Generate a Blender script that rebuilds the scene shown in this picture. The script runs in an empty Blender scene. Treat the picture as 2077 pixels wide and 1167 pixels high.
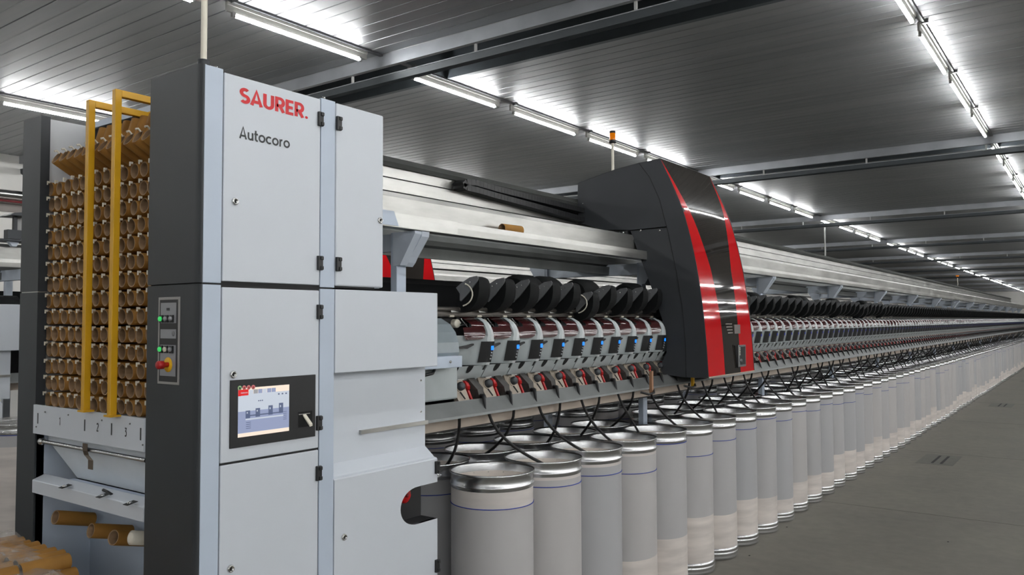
import bpy, math, random
from mathutils import Vector
random.seed(7)
PI = math.pi
scn = bpy.context.scene
COL = scn.collection
# ------------------------------------------------------------------ camera
FPX, YAW, PIT, ROL, EYE = 1631.67, .632392, .0418914, -.00413681, 1.814
f_ = Vector((-math.sin(YAW)*math.cos(PIT), math.cos(YAW)*math.cos(PIT), math.sin(PIT)))
r0 = Vector((math.cos(YAW), math.sin(YAW), 0)); u0 = r0.cross(f_)
r_ = r0*math.cos(ROL)+u0*math.sin(ROL); u_ = -r0*math.sin(ROL)+u0*math.cos(ROL)
cam = bpy.data.cameras.new('camera'); camo = bpy.data.objects.new('camera', cam); COL.objects.link(camo)
cam.sensor_width = 36; cam.lens = FPX/2077*36; cam.clip_start = .05; cam.clip_end = 300
from mathutils import Matrix
M = Matrix(((r_.x, u_.x, -f_.x, 0), (r_.y, u_.y, -f_.y, 0), (r_.z, u_.z, -f_.z, EYE), (0, 0, 0, 1)))
camo.matrix_world = M
scn.camera = camo
# ------------------------------------------------------------------ world, exposure
scn.view_settings.view_transform = 'Standard'; scn.view_settings.look = 'None'
scn.view_settings.gamma = 1; scn.view_settings.use_curve_mapping = False
scn.view_settings.exposure = 0.0
w = bpy.data.worlds.new('world'); scn.world = w; w.use_nodes = True
w.node_tree.nodes['Background'].inputs[0].default_value = (.6, .65, .7, 1)
w.node_tree.nodes['Background'].inputs[1].default_value = 0
LAMP = 72.0        # brightness of the fluorescent tubes
CEIL = 4.62
Y_NEAR, Y_FAR, X_LEFT, X_RIGHT = -22, 96, -14.6, 14.5

def at(x, y, ax, v):
    """point of the place seen at photo pixel (x, y) on the plane ax = v"""
    d = r_*((x-1038.5)/FPX) - u_*((y-583.5)/FPX) + f_
    i = 'XYZ'.index(ax); o = Vector((0, 0, EYE))
    return o + d*((v-o[i])/d[i])

# ------------------------------------------------------------------ materials
def mat(name, col, rough=.5, metal=0., noise=0., nscale=8., bump=0., bscale=60., emit=0., spec=None, coat=0., alpha=1., stretch=None, rvar=0.):
    m = bpy.data.materials.new(name); m.use_nodes = True
    nt = m.node_tree; b = nt.nodes['Principled BSDF']
    c = (*col, 1)
    b.inputs['Base Color'].default_value = c
    b.inputs['Roughness'].default_value = rough; b.inputs['Metallic'].default_value = metal
    if spec is not None: b.inputs['Specular IOR Level'].default_value = spec
    if coat: b.inputs['Coat Weight'].default_value = coat; b.inputs['Coat Roughness'].default_value = .05
    if alpha < 1: b.inputs['Alpha'].default_value = alpha
    if emit: b.inputs['Emission Color'].default_value = c; b.inputs['Emission Strength'].default_value = emit; b.inputs['Base Color'].default_value = (col[0]*.25, col[1]*.25, col[2]*.25, 1)
    if noise or bump or rvar:
        tc = nt.nodes.new('ShaderNodeTexCoord'); mp = nt.nodes.new('ShaderNodeMapping')
        nt.links.new(tc.outputs['Object'], mp.inputs[0])
        if stretch: mp.inputs['Scale'].default_value = stretch
    if noise:
        n = nt.nodes.new('ShaderNodeTexNoise'); n.inputs['Scale'].default_value = nscale; n.inputs['Detail'].default_value = 5
        nt.links.new(mp.outputs[0], n.inputs['Vector'])
        r = nt.nodes.new('ShaderNodeMapRange'); r.inputs[1].default_value = .3; r.inputs[2].default_value = .7
        r.inputs[3].default_value = 1-noise; r.inputs[4].default_value = 1+noise
        nt.links.new(n.outputs[0], r.inputs[0])
        mx = nt.nodes.new('ShaderNodeVectorMath'); mx.operation = 'SCALE'; mx.inputs[0].default_value = col
        nt.links.new(r.outputs[0], mx.inputs['Scale']); nt.links.new(mx.outputs[0], b.inputs['Base Color'])
        if rvar:
            r2 = nt.nodes.new('ShaderNodeMapRange'); r2.inputs[1].default_value = .3; r2.inputs[2].default_value = .7
            r2.inputs[3].default_value = rough-rvar; r2.inputs[4].default_value = rough+rvar
            nt.links.new(n.outputs[0], r2.inputs[0]); nt.links.new(r2.outputs[0], b.inputs['Roughness'])
    if bump:
        n2 = nt.nodes.new('ShaderNodeTexNoise'); n2.inputs['Scale'].default_value = bscale; n2.inputs['Detail'].default_value = 3
        nt.links.new(mp.outputs[0], n2.inputs['Vector'])
        bp = nt.nodes.new('ShaderNodeBump'); bp.inputs['Strength'].default_value = bump; bp.inputs['Distance'].default_value = .002
        nt.links.new(n2.outputs[0], bp.inputs['Height']); nt.links.new(bp.outputs[0], b.inputs['Normal'])
    return m

def s2l(r, g, b):
    f = lambda v: (v/255/12.92 if v/255 <= .04045 else ((v/255+.055)/1.055)**2.4)
    return (f(r), f(g), f(b))

WHITE = mat('white_paint', s2l(208, 214, 222), .42, noise=.02, nscale=3, bump=.05, bscale=500)
WHITE2 = mat('pale_blue_paint', s2l(190, 202, 218), .45, noise=.03, nscale=4)
BLUEGREY = mat('blue_grey_paint', s2l(205, 214, 226), .45, noise=.05, nscale=6)
CHAR = mat('charcoal_paint', s2l(47, 51, 55), .5, noise=.06, nscale=5, bump=.15, bscale=700)
BLACK = mat('black_plastic', s2l(28, 29, 31), .45, noise=.1, nscale=9)
BLACKM = mat('matt_black', s2l(20, 21, 23), .7, noise=.1, nscale=9)
SHIELD = mat('black_shield', s2l(15, 17, 18), .7, noise=.12, nscale=30, spec=.2)
ARM = mat('dark_grey_arm', s2l(104, 106, 108), .38, noise=.1, nscale=40)
GALV = mat('galvanised_steel', (.50, .50, .48), .36, .88, noise=.22, nscale=5, bump=.1, bscale=40, stretch=(1, .5, 2.5), rvar=.08)
GALVD = mat('dull_galvanised', (.20, .21, .21), .5, .6, noise=.15, nscale=6, rvar=.08)
STEEL = mat('steel', (.62, .62, .62), .25, 1., noise=.08, nscale=20)
RIM = mat('can_rim_steel', (.60, .61, .62), .27, .95, noise=.08, nscale=6)
DARKRAIL = mat('dark_rail', s2l(88, 90, 88), .5, .3, noise=.12, nscale=5)
RED = mat('red_panel', s2l(190, 20, 26), .05, spec=.35, noise=.04, nscale=3)
REDL = mat('red_lever_plastic', s2l(178, 16, 20), .3, noise=.05, nscale=30)
HOODC = mat('smoked_brown_panel', s2l(44, 41, 38), .035, spec=.4, noise=.06, nscale=3)
HOODS = mat('hood_charcoal', s2l(52, 55, 59), .55, noise=.08, nscale=5, bump=.1, bscale=600)
MAROON = mat('maroon_smoked_cover', s2l(64, 26, 28), .08, coat=.8, noise=.08, nscale=25)
CARD = mat('brown_cardboard', s2l(152, 108, 44), .75, noise=.10, nscale=18, bump=.15, bscale=90)
CARDIN = mat('cardboard_inside', s2l(146, 120, 92), .85, noise=.12, nscale=25)
YELLOW = mat('yellow_paint', s2l(206, 156, 22), .4, noise=.08, nscale=8)
YELLOW2 = mat('bright_yellow', s2l(235, 180, 10), .4, noise=.03, nscale=8)
CREAM = mat('cream_plastic', s2l(225, 220, 205), .5, noise=.03, nscale=15)
BEIGE = mat('beige_plate', s2l(176, 166, 152), .4, .2, noise=.08, nscale=30)
HOUS = mat('grey_housing', s2l(176, 184, 186), .38, noise=.04, nscale=10)
HOUS2 = mat('light_strip', s2l(214, 219, 221), .35, noise=.02, nscale=10)
SKIRT = mat('beige_skirt', s2l(172, 160, 148), .5, noise=.05, nscale=6)
KNOB = mat('dark_knob', s2l(60, 63, 68), .5, noise=.08, nscale=30)
BLUESTR = mat('blue_string', s2l(40, 62, 150), .7, noise=.1, nscale=40)
LINT = mat('white_sliver', s2l(246, 241, 234), .95, noise=.05, nscale=14)
PIPEM = mat('dark_pipe', s2l(62, 67, 70), .45, .4, noise=.1, nscale=4)
BEAMM = mat('beam_steel', (.42, .44, .47), .42, .65, noise=.12, nscale=3, rvar=.08)
FIXT = mat('lamp_white', s2l(170, 170, 168), .4, noise=.03, nscale=8)
GREEN = mat('green_button_lit', s2l(70, 240, 120), .3, emit=.55)
WALLM = mat('pale_wall', s2l(225, 224, 220), .8, noise=.04, nscale=1.5)
WALLG = mat('grey_wall_band', s2l(140, 134, 130), .8, noise=.04, nscale=1.5)
WOOD = mat('brown_bar', s2l(150, 112, 84), .5, noise=.1, nscale=30)
TXR = mat('red_lettering', s2l(205, 28, 38), .45, noise=.03, nscale=30)
TXK = mat('dark_lettering', s2l(44, 47, 50), .5, noise=.03, nscale=30)
CARPET = mat('brown_carton', s2l(120, 92, 62), .9, noise=.08, nscale=8)
TUBE = mat('fluorescent_glow', (.985, .985, .98), .5, emit=LAMP)
BLUED = mat('blue_display_glow', s2l(20, 130, 255), .3, emit=1.3)
BEACON = mat('amber_lens', s2l(240, 130, 10), .2, emit=.5)
VOID = mat('dark_void', s2l(18, 19, 20), .9, noise=.1, nscale=3)

def plastic_bag():
    m = bpy.data.materials.new('clear_plastic_bag'); m.use_nodes = True
    nt = m.node_tree; b = nt.nodes['Principled BSDF']
    b.inputs['Base Color'].default_value = (.75, .75, .72, 1); b.inputs['Roughness'].default_value = .15
    n = nt.nodes.new('ShaderNodeTexNoise'); n.inputs['Scale'].default_value = 7; n.inputs['Detail'].default_value = 6
    r = nt.nodes.new('ShaderNodeMapRange'); r.inputs[1].default_value = .35; r.inputs[2].default_value = .7; r.inputs[3].default_value = .08; r.inputs[4].default_value = .42
    nt.links.new(n.outputs[0], r.inputs[0]); nt.links.new(r.outputs[0], b.inputs['Alpha'])
    bp = nt.nodes.new('ShaderNodeBump'); bp.inputs['Strength'].default_value = .8; bp.inputs['Distance'].default_value = .02
    nt.links.new(n.outputs[0], bp.inputs['Height']); nt.links.new(bp.outputs[0], b.inputs['Normal'])
    return m
BAG = plastic_bag()

def ceiling_mat():
    m = bpy.data.materials.new('ceiling_panel_steel'); m.use_nodes = True
    nt = m.node_tree; b = nt.nodes['Principled BSDF']
    b.inputs['Metallic'].default_value = .75
    tc = nt.nodes.new('ShaderNodeTexCoord'); mp = nt.nodes.new('ShaderNodeMapping'); mp.inputs['Scale'].default_value = (.25, 6, 1)
    nt.links.new(tc.outputs['Object'], mp.inputs[0])
    n = nt.nodes.new('ShaderNodeTexNoise'); n.inputs['Scale'].default_value = 1.; n.inputs['Detail'].default_value = 3
    nt.links.new(mp.outputs[0], n.inputs['Vector'])
    cr = nt.nodes.new('ShaderNodeValToRGB')
    cr.color_ramp.elements[0].position = .3; cr.color_ramp.elements[0].color = (.325, .338, .35, 1)
    cr.color_ramp.elements[1].position = .7; cr.color_ramp.elements[1].color = (.425, .434, .44, 1)
    nt.links.new(n.outputs[0], cr.inputs[0]); nt.links.new(cr.outputs[0], b.inputs['Base Color'])
    r = nt.nodes.new('ShaderNodeMapRange'); r.inputs[3].default_value = .40; r.inputs[4].default_value = .55
    nt.links.new(n.outputs[0], r.inputs[0]); nt.links.new(r.outputs[0], b.inputs['Roughness'])
    n2 = nt.nodes.new('ShaderNodeTexNoise'); n2.inputs['Scale'].default_value = 3; n2.inputs['Detail'].default_value = 2
    nt.links.new(tc.outputs['Object'], n2.inputs['Vector'])
    bp = nt.nodes.new('ShaderNodeBump'); bp.inputs['Strength'].default_value = .25; bp.inputs['Distance'].default_value = .01
    nt.links.new(n2.outputs[0], bp.inputs['Height']); nt.links.new(bp.outputs[0], b.inputs['Normal'])
    return m
CEILM = ceiling_mat()

def floor_mat():
    m = bpy.data.materials.new('concrete_floor'); m.use_nodes = True
    nt = m.node_tree; b = nt.nodes['Principled BSDF']
    tc = nt.nodes.new('ShaderNodeTexCoord')
    def noi(sc, det, rough=.6):
        n = nt.nodes.new('ShaderNodeTexNoise'); n.inputs['Scale'].default_value = sc; n.inputs['Detail'].default_value = det
        n.inputs['Roughness'].default_value = rough
        nt.links.new(tc.outputs['Object'], n.inputs['Vector']); return n
    n1 = noi(.9, 6); n2 = noi(9, 5); n3 = noi(160, 2)
    cr = nt.nodes.new('ShaderNodeValToRGB')
    cr.color_ramp.elements[0].position = .32; cr.color_ramp.elements[0].color = (*s2l(104, 101, 94), 1)
    cr.color_ramp.elements[1].position = .7; cr.color_ramp.elements[1].color = (*s2l(128, 125, 116), 1)
    a = nt.nodes.new('ShaderNodeMath'); a.operation = 'MULTIPLY_ADD'; a.inputs[1].default_value = .35
    nt.links.new(n2.outputs[0], a.inputs[0])
    h = nt.nodes.new('ShaderNodeMath'); h.operation = 'MULTIPLY'; h.inputs[1].default_value = .65
    nt.links.new(n1.outputs[0], h.inputs[0]); nt.links.new(h.outputs[0], a.inputs[2]); nt.links.new(a.outputs[0], cr.inputs[0])
    nt.links.new(cr.outputs[0], b.inputs['Base Color'])
    r = nt.nodes.new('ShaderNodeMapRange'); r.inputs[3].default_value = .5; r.inputs[4].default_value = .75; b.inputs['Specular IOR Level'].default_value = .3
    nt.links.new(n1.outputs[0], r.inputs[0]); nt.links.new(r.outputs[0], b.inputs['Roughness'])
    bp = nt.nodes.new('ShaderNodeBump'); bp.inputs['Strength'].default_value = .15; bp.inputs['Distance'].default_value = .003
    nt.links.new(n3.outputs[0], bp.inputs['Height']); nt.links.new(bp.outputs[0], b.inputs['Normal'])
    return m
FLOORM = floor_mat()

def can_mat():
    """translucent can wall: whitish where the sliver stands inside, greyer above it; the fill height is the can's own property"""
    m = bpy.data.materials.new('can_body_plastic'); m.use_nodes = True
    nt = m.node_tree; b = nt.nodes['Principled BSDF']; b.inputs['Roughness'].default_value = .42
    tc = nt.nodes.new('ShaderNodeTexCoord'); sp = nt.nodes.new('ShaderNodeSeparateXYZ')
    nt.links.new(tc.outputs['Object'], sp.inputs[0])
    at_ = nt.nodes.new('ShaderNodeAttribute'); at_.attribute_type = 'OBJECT'; at_.attribute_name = 'fill'
    at2 = nt.nodes.new('ShaderNodeAttribute'); at2.attribute_type = 'OBJECT'; at2.attribute_name = 'band'
    mp = nt.nodes.new('ShaderNodeMapping'); mp.inputs['Scale'].default_value = (1.2, 1.2, 7)
    nt.links.new(tc.outputs['Object'], mp.inputs[0])
    n = nt.nodes.new('ShaderNodeTexNoise'); n.inputs['Scale'].default_value = 2.2; n.inputs['Detail'].default_value = 4
    nt.links.new(mp.outputs[0], n.inputs['Vector'])
    oi = nt.nodes.new('ShaderNodeObjectInfo')
    def math_(op, a, bb):
        x = nt.nodes.new('ShaderNodeMath'); x.operation = op
        for i, v in enumerate((a, bb)):
            if isinstance(v, (int, float)): x.inputs[i].default_value = v
            else: nt.links.new(v, x.inputs[i])
        return x.outputs[0]
    z = math_('ADD', sp.outputs[2], math_('MULTIPLY', math_('SUBTRACT', n.outputs[0], .5), .03))
    below = math_('LESS_THAN', z, at_.outputs['Fac'])
    above = math_('GREATER_THAN', sp.outputs[2], at2.outputs['Fac'])
    fac = math_('MAXIMUM', below, math_('MULTIPLY', above, .75))
    low = nt.nodes.new('ShaderNodeValToRGB')
    low.color_ramp.elements[0].position = .3; low.color_ramp.elements[0].color = (*s2l(200, 193, 188), 1)
    low.color_ramp.elements[1].position = .7; low.color_ramp.elements[1].color = (*s2l(232, 224, 218), 1)
    nt.links.new(n.outputs[0], low.inputs[0])
    up = nt.nodes.new('ShaderNodeValToRGB')
    up.color_ramp.elements[0].color = (*s2l(173, 174, 177), 1); up.color_ramp.elements[1].color = (*s2l(190, 187, 186), 1)
    nt.links.new(oi.outputs['Random'], up.inputs[0])
    mx = nt.nodes.new('ShaderNodeMix'); mx.data_type = 'RGBA'
    nt.links.new(fac, mx.inputs[0]); nt.links.new(up.outputs[0], mx.inputs[6]); nt.links.new(low.outputs[0], mx.inputs[7])
    nt.links.new(mx.outputs[2], b.inputs['Base Color'])
    return m
CANM = can_mat()

# ------------------------------------------------------------------ mesh helpers
class MB:
    def __init__(s): s.v = []; s.f = []; s.m = []; s.sm = []
    def add(s, vs, fs, mi=0, smooth=False):
        o = len(s.v); s.v += [tuple(p) for p in vs]
        for q in fs: s.f.append([o+i for i in q]); s.m.append(mi); s.sm.append(smooth)
        return s
    def box(s, x0, x1, y0, y1, z0, z1, mi=0):
        v = [(x, y, z) for z in (z0, z1) for y in (y0, y1) for x in (x0, x1)]
        return s.add(v, [(0, 2, 3, 1), (4, 5, 7, 6), (0, 1, 5, 4), (2, 6, 7, 3), (0, 4, 6, 2), (1, 3, 7, 5)], mi)
    def prism(s, poly, ax, a0, a1, mi=0, smooth=False):
        """poly in the two other axes (in order), extruded along ax"""
        def mk(p, a):
            return {'X': (a, p[0], p[1]), 'Y': (p[0], a, p[1]), 'Z': (p[0], p[1], a)}[ax]
        n = len(poly); v = [mk(p, a0) for p in poly]+[mk(p, a1) for p in poly]
        s.add(v, [(i, (i+1) % n, n+(i+1) % n, n+i) for i in range(n)], mi, smooth)
        s.add(v, [tuple(range(n))[::-1], tuple(range(n, 2*n))], mi)
        return s
    def tube(s, pts, r, n=8, mi=0, caps=True, smooth=True):
        pts = [Vector(p) for p in pts]; rs = r if isinstance(r, (list, tuple)) else [r]*len(pts)
        v = []; up = None
        for i, p in enumerate(pts):
            t = (pts[min(i+1, len(pts)-1)]-pts[max(i-1, 0)]).normalized()
            if up is None:
                a = Vector((0, 0, 1)) if abs(t.z) < .9 else Vector((1, 0, 0)); up = (a-t*a.dot(t)).normalized()
            else: up = (up-t*up.dot(t)).normalized()
            b = t.cross(up)
            for k in range(n):
                c = 2*PI*k/n; v.append(p+(up*math.cos(c)+b*math.sin(c))*rs[i])
        fs = [(i*n+k, i*n+(k+1) % n, (i+1)*n+(k+1) % n, (i+1)*n+k) for i in range(len(pts)-1) for k in range(n)]
        s.add(v, fs, mi, smooth)
        if caps: s.add(v, [tuple(range(n))[::-1], tuple(range(len(v)-n, len(v)))], mi)
        return s
    def lathe(s, prof, c=(0, 0, 0), ax='Z', n=32, mi=0, smooth=True, close=False):
        """prof: (radius, height along ax)"""
        v = []
        for (r, h) in prof:
            for k in range(n):
                a = 2*PI*k/n; p, q = r*math.cos(a), r*math.sin(a)
                if ax == 'Z': v.append((c[0]+p, c[1]+q, c[2]+h))
                elif ax == 'Y': v.append((c[0]+p, c[1]+h, c[2]+q))
                else: v.append((c[0]+h, c[1]+p, c[2]+q))
        m = len(prof); fs = []
        for i in range(m-1 if not close else m):
            j = (i+1) % m
            for k in range(n): fs.append((i*n+k, i*n+(k+1) % n, j*n+(k+1) % n, j*n+k))
        return s.add(v, fs, mi, smooth)
    def disc(s, c, r, ax='X', h=.004, n=20, mi=0):
        s.lathe([(0.0001, h), (r, h), (r, 0)], c, ax, n, mi, False); return s
    def grid(s, rows, mi=0, smooth=True):
        n = len(rows[0]); v = [p for r in rows for p in r]
        return s.add(v, [(i*n+j, i*n+j+1, (i+1)*n+j+1, (i+1)*n+j) for i in range(len(rows)-1) for j in range(n-1)], mi, smooth)
    def build(s, name, mats, parent=None, bevel=0., kind=None, label=None, solid=0.):
        me = bpy.data.meshes.new(name)
        off = Vector(parent.get('_o', (0, 0, 0))) if parent is not None else Vector((0, 0, 0))
        me.from_pydata([tuple(Vector(p)-off) for p in s.v], [], s.f)
        for m in (mats if isinstance(mats, (list, tuple)) else [mats]): me.materials.append(m)
        for i, p in enumerate(me.polygons): p.material_index = s.m[i]; p.use_smooth = s.sm[i]
        me.update()
        o = bpy.data.objects.new(name, me); COL.objects.link(o)
        if parent is not None:
            o.parent = parent; o['_o'] = tuple(off)
        if bevel:
            b = o.modifiers.new('bevel', 'BEVEL'); b.width = bevel; b.segments = 2; b.limit_method = 'ANGLE'; b.angle_limit = .6
        if solid:
            q = o.modifiers.new('solid', 'SOLIDIFY'); q.thickness = solid; q.offset = 0
        if kind: o['kind'] = kind
        if label: o['label'] = label
        return o

def thing(name, loc, label, cat, group=None):
    o = bpy.data.objects.new(name, None); o.empty_display_size = .1; COL.objects.link(o)
    o.location = loc; o['_o'] = tuple(loc); tag(o, label, cat, group); return o
def tag(o, label, cat, group=None):
    o['label'] = label; o['category'] = cat
    if group: o['group'] = group
    return o
def kids(o): return KID.get(o.name, [])
def dup(o, loc=None, label=None, group=None):
    """copy a thing with its parts and sub-parts"""
    def rec(a, par):
        c = a.copy(); COL.objects.link(c); c.parent = par
        for ch in CH.get(a, ()): rec(ch, c)
        return c
    r = rec(o, None)
    if loc is not None: r.location = loc
    if label: r['label'] = label
    if group: r['group'] = group
    return r
CH = {}
def index_children(o):
    CH[o] = [c for c in COL.objects if c.parent == o]
    for c in CH[o]: index_children(c)
ORD = ['zeroth', 'first', 'second', 'third', 'fourth', 'fifth', 'sixth', 'seventh', 'eighth', 'ninth', 'tenth', 'eleventh', 'twelfth', 'thirteenth',
       'fourteenth', 'fifteenth', 'sixteenth', 'seventeenth', 'eighteenth', 'nineteenth', 'twentieth']
for t in ('twenty', 'thirty', 'forty'):
    if t != 'twenty': ORD.append(t[:-1]+'ieth')
    ORD += [t+'-'+o for o in ORD[1:10]]

# ------------------------------------------------------------------ the hall
mb = MB().add([(X_LEFT, Y_NEAR, 0), (X_RIGHT, Y_NEAR, 0), (X_RIGHT, Y_FAR, 0), (X_LEFT, Y_FAR, 0)], [(0, 1, 2, 3)])
floor = mb.build('floor', FLOORM, kind='structure')
mb = MB()
for i, y in enumerate((4.3, 8.4, 12.31, 16.4, 20.3, 24.4, 28.4, 36.5)):
    mb.box(X_LEFT, X_RIGHT, y-.004, y+.004, -.01, .0012)
mb.box(-1.756, -1.748, Y_NEAR, Y_FAR, -.01, .0011) if False else None
mb.build('trim_1', mat('floor_joint_dark', s2l(84, 80, 74), .9, noise=.1, nscale=5), kind='structure')
# ceiling of narrow profiled panels with a groove every 0.167 m, open slots at the beams
BEAMS = [5.93+8.19*k for k in range(-3, 11)]
mb = MB(); ys = Y_NEAR; P = .335
segs = []; prev = Y_NEAR
for yb in BEAMS+[None]:
    e = yb if yb is not None else Y_FAR
    if e > prev: segs.append((prev, e))
    if yb is not None: prev = yb+1.08
prof = []
for (a, b) in segs:
    n = max(1, round((b-a)/P)); p = (b-a)/n; pts = []
    for i in range(n):
        y = a+i*p
        pts += [(y, CEIL), (y+p*.5-.012, CEIL), (y+p*.5-.006, CEIL+.006), (y+p*.5, CEIL+.006), (y+p*.5+.006, CEIL), (y+p-.016, CEIL), (y+p-.011, CEIL+.014), (y+p-.004, CEIL+.014)]
    pts.append((b, CEIL))
    mb.grid([[(X_LEFT, y, z), (X_RIGHT, y, z)] for y, z in pts], smooth=False)
mb.build('ceiling', CEILM, kind='structure')
mb = MB().box(X_LEFT, X_RIGHT, Y_NEAR, Y_FAR, 5.3, 5.35)
mb.build('trim_2', VOID, kind='structure')  # black sheet over the beam slots; their unlit depth put into its colour
n = 3
for yb in BEAMS:
    mb = MB()
    mb.prism([(yb, 4.49), (yb+.05, 4.49), (yb+.05, 4.495), (yb+.006, 4.495), (yb+.006, 4.64), (yb-.03, 4.64), (yb-.03, 4.63), (yb, 4.63)], 'X', X_LEFT, X_RIGHT)
    mb.build('trim_%d' % n, BEAMM, kind='structure'); n += 1
    mb = MB().prism([(yb+1.03, 4.615), (yb+1.09, 4.615), (yb+1.09, 4.64), (yb+1.05, 4.64), (yb+1.05, 5.25), (yb+1.03, 5.25)], 'X', X_LEFT, X_RIGHT)
    mb.build('trim_%d' % n, DARKRAIL if False else mat('dark_beam_steel', s2l(92, 99, 104), .5, .3, noise=.12, nscale=3), kind='structure'); n += 1
mb = MB().box(X_LEFT-.1, X_LEFT, Y_NEAR, Y_FAR, 0, 5.3); mb.build('wall_left', WALLM, kind='structure')
mb = MB().box(X_LEFT, X_LEFT+.02, Y_NEAR, Y_FAR, 3.66, 3.80); mb.build('trim_%d' % n, WALLG, kind='structure'); n += 1
mb = MB().box(X_RIGHT, X_RIGHT+.1, Y_NEAR, Y_FAR, 0, 5.3); mb.build('wall_right', WALLM, kind='structure')
mb = MB().box(X_LEFT, X_RIGHT, Y_FAR, Y_FAR+.1, 0, 5.3); mb.build('wall_far', WALLM, kind='structure')
mb = MB().box(X_LEFT, X_RIGHT, Y_NEAR-.1, Y_NEAR, 0, 5.3); mb.build('wall_near', WALLM, kind='structure')
mb = MB().tube([(X_LEFT+.25, Y_NEAR, 3.92), (X_LEFT+.25, 60, 3.92)], .075, 16)
tag(mb.build('wall_pipe', STEEL), 'large silver pipe running along the pale wall at far left', 'pipe')
mb = MB().tube([(X_LEFT+.22, Y_NEAR, 3.815), (X_LEFT+.22, 60, 3.815)], .02, 8)
tag(mb.build('red_pipe', mat('dark_red_paint', s2l(110, 30, 34), .5, noise=.05)), 'thin dark red pipe right under the silver wall pipe', 'pipe')
# hanging pipe and rods under each beam
bn = ['just behind the camera side', 'nearest crossing the top of the picture', 'second nearest, just beyond the red hood', 'third nearest', 'fourth nearest', 'fifth nearest', 'sixth nearest', 'seventh nearest']
for k, yb in enumerate(BEAMS[3:10]):
    t = thing('hanging_pipe', (-3, yb+.07, 4.4), 'dark pipe hung under the steel ceiling beam '+bn[min(k+1, 7)], 'pipe')
    MB().prism([(yb+.02, 4.40), (yb+.025, 4.33), (yb+.06, 4.31), (yb+.10, 4.33), (yb+.10, 4.345), (yb+.06, 4.325), (yb+.04, 4.34), (yb+.035, 4.40)], 'X', X_LEFT, X_RIGHT).build('tray', PIPEM, t)
    if k < 4: MB().tube([(X_LEFT, yb+.02, 4.403), (X_RIGHT, yb+.02, 4.403)], .006, 6).build('tray_edge', BEAMM, t)
    if k < 4: MB().tube([(X_LEFT, yb+.13, 4.385), (X_RIGHT, yb+.13, 4.385)], .02, 8).build('conduit', PIPEM, t)
    for j in range(12):
        x = -13.4+j*1.72
        if k < 5: MB().box(x-.012, x+.012, yb+.035, yb+.055, 4.38, 4.62).build('hanger', FIXT, t)
# sprinkler drop and floor grates
p = at(1674, 522, 'Y', 22.9)
t = thing('drop_pipe', (p.x, p.y, p.z), 'thin pale rod hanging from the third ceiling beam', 'rod')
MB().tube([(p.x, p.y, p.z), (p.x, p.y, 4.5)], .02, 8).build('rod', FIXT, t)
MB().tube([(p.x, p.y, p.z-.05), (p.x, p.y, p.z)], .035, 8).build('end_cap', FIXT, t)
GRATE = mat('grate_steel', s2l(98, 97, 90), .6, .2, noise=.1, nscale=10)
for k, (x0, y0) in enumerate(((-1.96, 11.3), (-1.97, 19.45), (-1.97, 27.5))):
    t = thing('floor_grate', (x0+.2, y0+.45, 0), ['steel floor plate with two dark slots, nearest in the aisle', 'steel floor plate with two dark slots, second along the aisle', 'steel floor plate with dark slots, farthest along the aisle'][k], 'floor grate')
    MB().box(x0, x0+.42, y0, y0+.85, -.01, .002).build('plate', GRATE, t)
    for q in (.16, .26): MB().box(x0+q, x0+q+.03, y0+.1, y0+.75, .002, .004).build('slot', BLACKM, t)
for k, (x, y) in enumerate(((1520, 1128), (1596, 1070), (1923, 1100))):
    q = at(x, y, 'Z', 0); MBp = MB().lathe([(.0001, .004), (.006, .003), (.007, 0)], (q.x, q.y, .001), 'Z', 10)
    tag(MBp.build('floor_plug', BLACKM), ['small black plug in the floor near the second aisle can', 'small black plug in the floor beside the fourth aisle can', 'small black plug in the open floor at right'][k], 'plug')

# ------------------------------------------------------------------ fluorescent lamps
def make_lamp():
    t = thing('ceiling_lamp', (0, 0, 4.5), 'lamp', 'lamp')
    MB().tube([(0, 0, 4.5), (0, 1.47, 4.5)], .016, 6).build('tube', TUBE, t)
    MB().box(-.010, .010, -.09, 1.56, 4.520, 4.602).box(.0, .022, -.09, 1.56, 4.575, 4.602).build('housing', mat('batten_grey', s2l(205, 205, 200), .5, noise=.03), t)
    for y in (-.02, 1.47):
        MB().box(-.013, .013, y-.012, y+.022, 4.484, 4.53).build('lamp_holder', FIXT, t)
    MB().box(.02, .075, -.06, -.02, 4.59, 4.625).build('mount', ARM, t)
    return t
lamp0 = make_lamp(); index_children(lamp0); used = False
rows = [(-10.75, 40, 'left row behind the rack'), (-6.06, 90, 'row above the white end cabinet'), (-1.31, 90, 'row at upper right'), (3.43, 38, 'row'), (5.8, 38, 'row'), (8.15, 38, 'row'), (10.5, 38, 'row'), (12.9, 38, 'row')]  # rows right of the upper right one are added, unseen, to light the cabinet
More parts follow.
